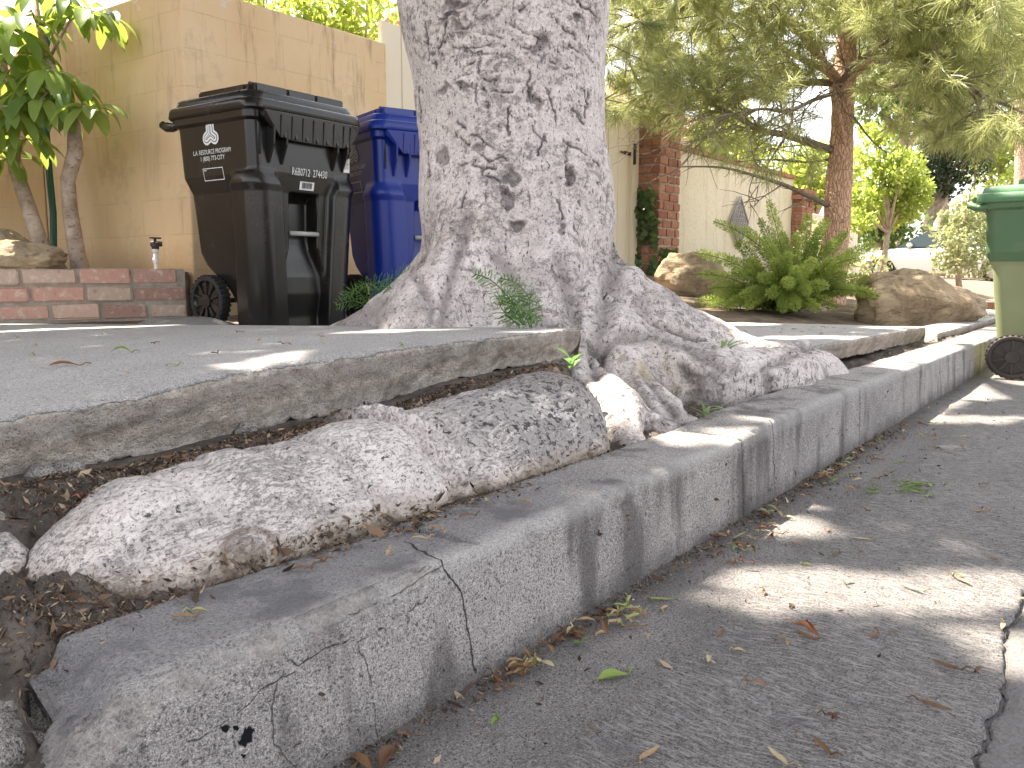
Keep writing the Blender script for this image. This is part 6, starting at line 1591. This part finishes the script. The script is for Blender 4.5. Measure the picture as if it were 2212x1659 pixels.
# mulch under the slab lip on top of the root (dropped from just below the slab)
xy = np.concatenate([strip(8500, (.40, 1.9, [.4, 1.9], [1.165, 1.17]), .030), strip(3000, (.50, 1.25, [.5, 1.25], [1.12, 1.12]), .03)])
xy = xy[xy[:, 1] < 1.205]
P_, N_ = [], []
for x, y in xy:
    h, loc, nrm, _, ob, _ = scene.ray_cast(dg, Vector((x, y, float(zx(x)-tx(x)) - .012 if y > 1.19 else .40)), Vector((0, 0, -1)))
    if h and ob.name.split('.')[0] in ('soil_strip', 'root'): P_.append(loc); N_.append(nrm)
A, An = np.array(P_), np.array(N_)
B1, Bn = drop(np.concatenate([strip(2600, (.40, 1.60, [.4, .7, 1.6], [.90, .892, .885]), .016), strip(1100, (.66, .98, [.66, .98], [.885, .875]), .022), strip(500, (.9, 1.2, [.9, 1.2], [.86, .85]), .02), strip(500, (.36, .50, [.36, .50], [.92, .92]), .03), strip(900, (.34, .60, [.34, .6], [1.12, 1.15]), .05), strip(1500, (.30, .56, [.30, .56], [1.0, .95]), .06)]))
k_ = B1[:, 2] < .207; B1, Bn = B1[k_], Bn[k_]
C1, Cn = drop(np.concatenate([strip(1500, (1.55, 2.5, [1.55, 2.5], [.93, .93]), .05), strip(700, (3.2, 5.4, [3.2, 5.4], [.92, .92]), .04)]), .27, ('soil_strip', 'ground'))
o = litter('bark_litter', np.concatenate([A, B1, C1]), np.concatenate([An, Bn, Cn]), .0062, 5, 'crumbled bark and leaf mulch packed along the root and under the slab')
D1, Dn = drop(np.concatenate([strip(2600, (.45, 3.2, [.45, 3.2], [.678, .678]), .010), strip(900, (1.3, 3.4, [1.3, 3.4], [.655, .65]), .022), strip(700, (.5, 5, [.5, 5], [.55, .5]), .10), strip(500, (.5, 4, [.5, 4], [.3, .3]), .16)]), .15)
litter('gutter_litter', D1, Dn, .0065, 6, 'fine brown leaf crumbs gathered in the gutter at the kerb foot')

# fallen leaves that can be told apart --------------------------------------------------
def leaf_mesh(kind, L, Wd, curl, arch, seed, stem=True):
    L *= .64; Wd *= .64
    r = random.Random(seed); n, m = 10, 6; V = []; F = []
    for i in range(n+1):
        t = i/n; w = Wd*.5*max(.03, math.sin(math.pi*min(1, .03+t*.96))**.8)
        for j in range(m+1):
            u = j/m*2-1; a = u*curl*(1+.25*math.sin(t*5+seed)); R_ = w/max(abs(curl), .05)
            x = (t-.5)*L; y = R_*math.sin(a); z = R_*(1-math.cos(a))+arch*math.sin(math.pi*t)*L*.5+.04*w*math.sin(t*17+u*3+seed)
            V.append((x, y, z))
    for i in range(n):
        for j in range(m): a = i*(m+1)+j; F.append((a, a+1, a+m+2, a+m+1))
    V = np.array(V); V[:, 2] -= V[:, 2].min()
    b = MB(); b.tint = r.random(); b.add(V.tolist(), F, True)
    if stem: b.tube([(L*.48, 0, V[-1][2]), (L*.62, .004, V[-1][2]+.006), (L*.75, .010, V[-1][2]+.004)], [.0014, .0011, .0009], 5)
    return b
KIND = {}
def fallen(name, kind, mat, pos, rz, label, group=None, tiltx=0.0, tilty=0.0):
    key = (kind, mat.name)
    if key not in KIND:
        b = leaf_mesh(0, *kind); o = b.build(name, mat, fix=False); KIND[key] = o
    else:
        o = KIND[key].copy(); COL.objects.link(o); o.name = name
        if 'group' in o: del o['group']
    o.location = pos; o.rotation_euler = (tiltx, tilty, rz); tag(o, label, 'leaf', group); return o
K1 = (.052, .020, 1.5, .10, 1); K2 = (.040, .016, .8, .25, 2); K3 = (.065, .018, 1.1, -.05, 3); K4 = (.030, .013, 1.2, .15, 4); K5 = (.045, .022, 2.2, .05, 5); KG = (.075, .034, .9, .05, 6); KW = (.10, .022, 1.8, .15, 7)
zs_slab = lambda v: Vector((v.x, v.y, float(zx(v.x)-(v.y-1.2)*np.interp(v.x, [0, 1.945], [.020, .0315])-.0004*(v.y-1.2)**2)+.0015))
def on_slab(px, py):
    z = .38
    for _ in range(6): v = at(px, py, z=z); z = zs_slab(v).z
    return v
# ones with a look of their own
v = at(1742, 1362, z=.004); o = fallen('curled_leaf', (.080, .040, 2.4, .20, 11), M_copper, v, rad(60), 'curled coppery brown leaf lying alone in the street below the sun patch')
v = at(1325, 1462, z=.003); fallen('fallen_leaf', KG, M_greenfallen, v, rad(-35), 'fresh green leaf with a rolled edge in the gutter')
v = on_slab(262, 761); fallen('fallen_leaf', (.085, .016, 1.9, .35, 12), M_greenfallen, v, rad(-70), 'arched yellow-green leaf standing on the raised slab')
v = on_slab(140, 790); fallen('fallen_leaf', KW, M_dry, v, rad(-58), 'long dark withered leaf flat on the raised slab')
v = at(180, 1090, y=1.10); v.z += .012; fallen('fallen_leaf', (.07, .016, 1.0, .02, 13), M_copper, v, rad(70), 'orange-brown bark strip resting on the root at left', None, 0, .35)
v = at(840, 1640, z=.004); fallen('fallen_leaf', (.075, .045, 1.6, .30, 14), M_dry, v, rad(20), 'large tan curled leaf at the bottom edge of the gutter')
v = at(780, 1652, z=.004); fallen('fallen_leaf', (.07, .035, 2.0, .2, 15), M_dry, v, rad(80), 'second tan curled leaf at the bottom edge, left of the largest')
v = at(1070, 1560, z=.003); fallen('fallen_leaf', (.030, .022, 1.6, .2, 16), M_greenfallen, v, rad(10), 'small round olive leaf in the gutter near the bottom')
v = at(868, 748, z=.39); v = on_slab(868, 747); fallen('fallen_leaf', K4, M_greenfallen, v, rad(30), 'tiny green leaf near the slab edge')
# slab litter
for k, (px, py) in enumerate(((460, 764), (370, 790), (275, 804), (68, 768), (75, 747), (560, 735), (330, 742), (520, 718), (700, 728), (620, 744), (40, 730), (230, 722))):
    fallen('fallen_leaf', (K4, K2, K4, K2)[k % 4], M_dry, on_slab(px, py), random.random()*6, 'small brown dry leaf scattered on the raised slab', 'dry leaves on the raised slab')
# gutter piles along the kerb
r = random.Random(12)
def pile(cx, cy, n, sx, sy, lab, grp):
    for k in range(n):
        v = at(cx+r.gauss(0, sx), cy+r.gauss(0, sy), z=.004)
        if v.y > .675: v.y = .672-r.random()*.02
        v.z = .004+r.random()*.012
        fallen('fallen_leaf', r.choice((K1, K2, K3, K4, K5, K2)), M_dry if r.random() < .86 else M_greenfallen, v, r.random()*6.3, lab, grp, r.uniform(-.35, .35), r.uniform(-.3, .3))
pile(1800, 1020, 46, 52, 24, 'dry leaf in the largest drift at the kerb foot, right of the joint', 'leaves in the largest gutter drift')
pile(1590, 1190, 20, 40, 22, 'dry or green leaf in the loose pile by the small gutter sun patch', 'leaves in the loose pile by the sun patch')
pile(1345, 1342, 16, 28, 16, 'dry leaf in the small tangle in the middle of the gutter', 'leaves in the small gutter tangle')
pile(1230, 1360, 14, 45, 18, 'dry leaf caught against the kerb foot near the tangle', 'leaves against the kerb foot')
pile(1105, 1450, 18, 40, 18, 'dry leaf in the drift beside the cracked kerb', 'leaves beside the cracked kerb')
pile(1650, 1130, 14, 30, 20, 'dry leaf in the small sunlit patch of gutter', 'leaves in the sunlit gutter patch')
pile(1960, 930, 20, 60, 22, 'dry leaf along the far gutter toward the green bin', 'leaves along the far gutter')
for k in range(46):
    px = r.uniform(1250, 2212); py = r.uniform(880, 1640)
    v = at(px, py, z=.003)
    if v.y > .66 or v.y < -.3: continue
    fallen('fallen_leaf', r.choice((K4, K2, K3, K4)), M_dry, v, r.random()*6.3, 'small dry leaf lying by itself on the street', 'single dry leaves on the street')
for k in range(26):
    v = at(r.gauss(1960, 40), r.gauss(1053, 9), z=.003); fallen('fallen_leaf', r.choice((K4, K2, K3)), M_greenfallen, v, r.random()*6.3, 'pale green leaf shred in the flattened patch on the street', 'green leaf shreds on the street')
# second slab and kerb top
for k in range(26):
    v = at(r.uniform(1570, 1960), r.uniform(690, 730), z=.275); v.z = .285-(v.x-3.0)*.0175-(v.y-1.0)*.012+.002
    if 3.1 < v.x < 5.3 and 1.05 < v.y < 2.2: fallen('fallen_leaf', r.choice((K4, K2, K1)), M_dry if r.random() < .6 else M_greenfallen, v, r.random()*6.3, 'little leaf lying on the second raised slab', 'leaves on the second slab')
for px, py in ((880, 1150), (905, 1165), (930, 1140), (960, 1148), (840, 1195), (780, 1140), (1010, 1115), (430, 1320), (395, 1335), (690, 1210), (650, 1230), (1140, 1085)):
    v = at(px, py, z=.1905); fallen('fallen_leaf', r.choice((K4, K4, K2)), M_dry, v, r.random()*6.3, 'small brown leaf on top of the kerb beside the root', 'dry leaves on the kerb top')
# ------------------------------------------------------------------ sky, sun, camera
w = bpy.data.worlds.new('World'); scene.world = w; w.use_nodes = True
nt = w.node_tree; nt.nodes.clear()
sky = nt.nodes.new('ShaderNodeTexSky'); sky.sky_type = 'NISHITA'; sky.sun_disc = False
sky.sun_elevation = SUN_EL; sky.sun_rotation = math.pi/2-SUN_AZ; sky.air_density = 1.0; sky.dust_density = 2.5; sky.ozone_density = .8
bg = nt.nodes.new('ShaderNodeBackground'); bg.inputs[1].default_value = .13
wo = nt.nodes.new('ShaderNodeOutputWorld'); hs = nt.nodes.new('ShaderNodeHueSaturation'); hs.inputs['Saturation'].default_value = .18; nt.links.new(sky.outputs[0], hs.inputs['Color']); nt.links.new(hs.outputs[0], bg.inputs[0]); nt.links.new(bg.outputs[0], wo.inputs[0])
sl = bpy.data.lights.new('sun', 'SUN'); sl.energy = 4.8; sl.angle = rad(.53); sl.color = (1, .91, .77)
so = bpy.data.objects.new('sun', sl); link(so)
so.rotation_euler = Vector(SD).to_track_quat('Z', 'Y').to_euler(); so.location = (0, 0, 12)
cam = bpy.data.cameras.new('camera'); co = bpy.data.objects.new('camera', cam); link(co)
cam.sensor_width = 36; cam.lens = 36*CF/CW; cam.clip_start = .02; cam.clip_end = 600
M = Matrix(((Rv[0], Uv[0], -Fv[0]), (Rv[1], Uv[1], -Fv[1]), (Rv[2], Uv[2], -Fv[2]))).to_4x4(); M.translation = (0, 0, EYE)
co.matrix_world = M; scene.camera = co
scene.view_settings.view_transform = 'Standard'; scene.view_settings.look = 'None'; scene.view_settings.gamma = 1
scene.view_settings.exposure = 2.25
scene.cycles.use_adaptive_sampling = True
scene.cycles.max_bounces = 5; scene.cycles.diffuse_bounces = 3; scene.cycles.glossy_bounces = 2; scene.cycles.transmission_bounces = 2; scene.cycles.adaptive_threshold = .02; scene.cycles.transparent_max_bounces = 6
scene.cycles.use_denoising = True
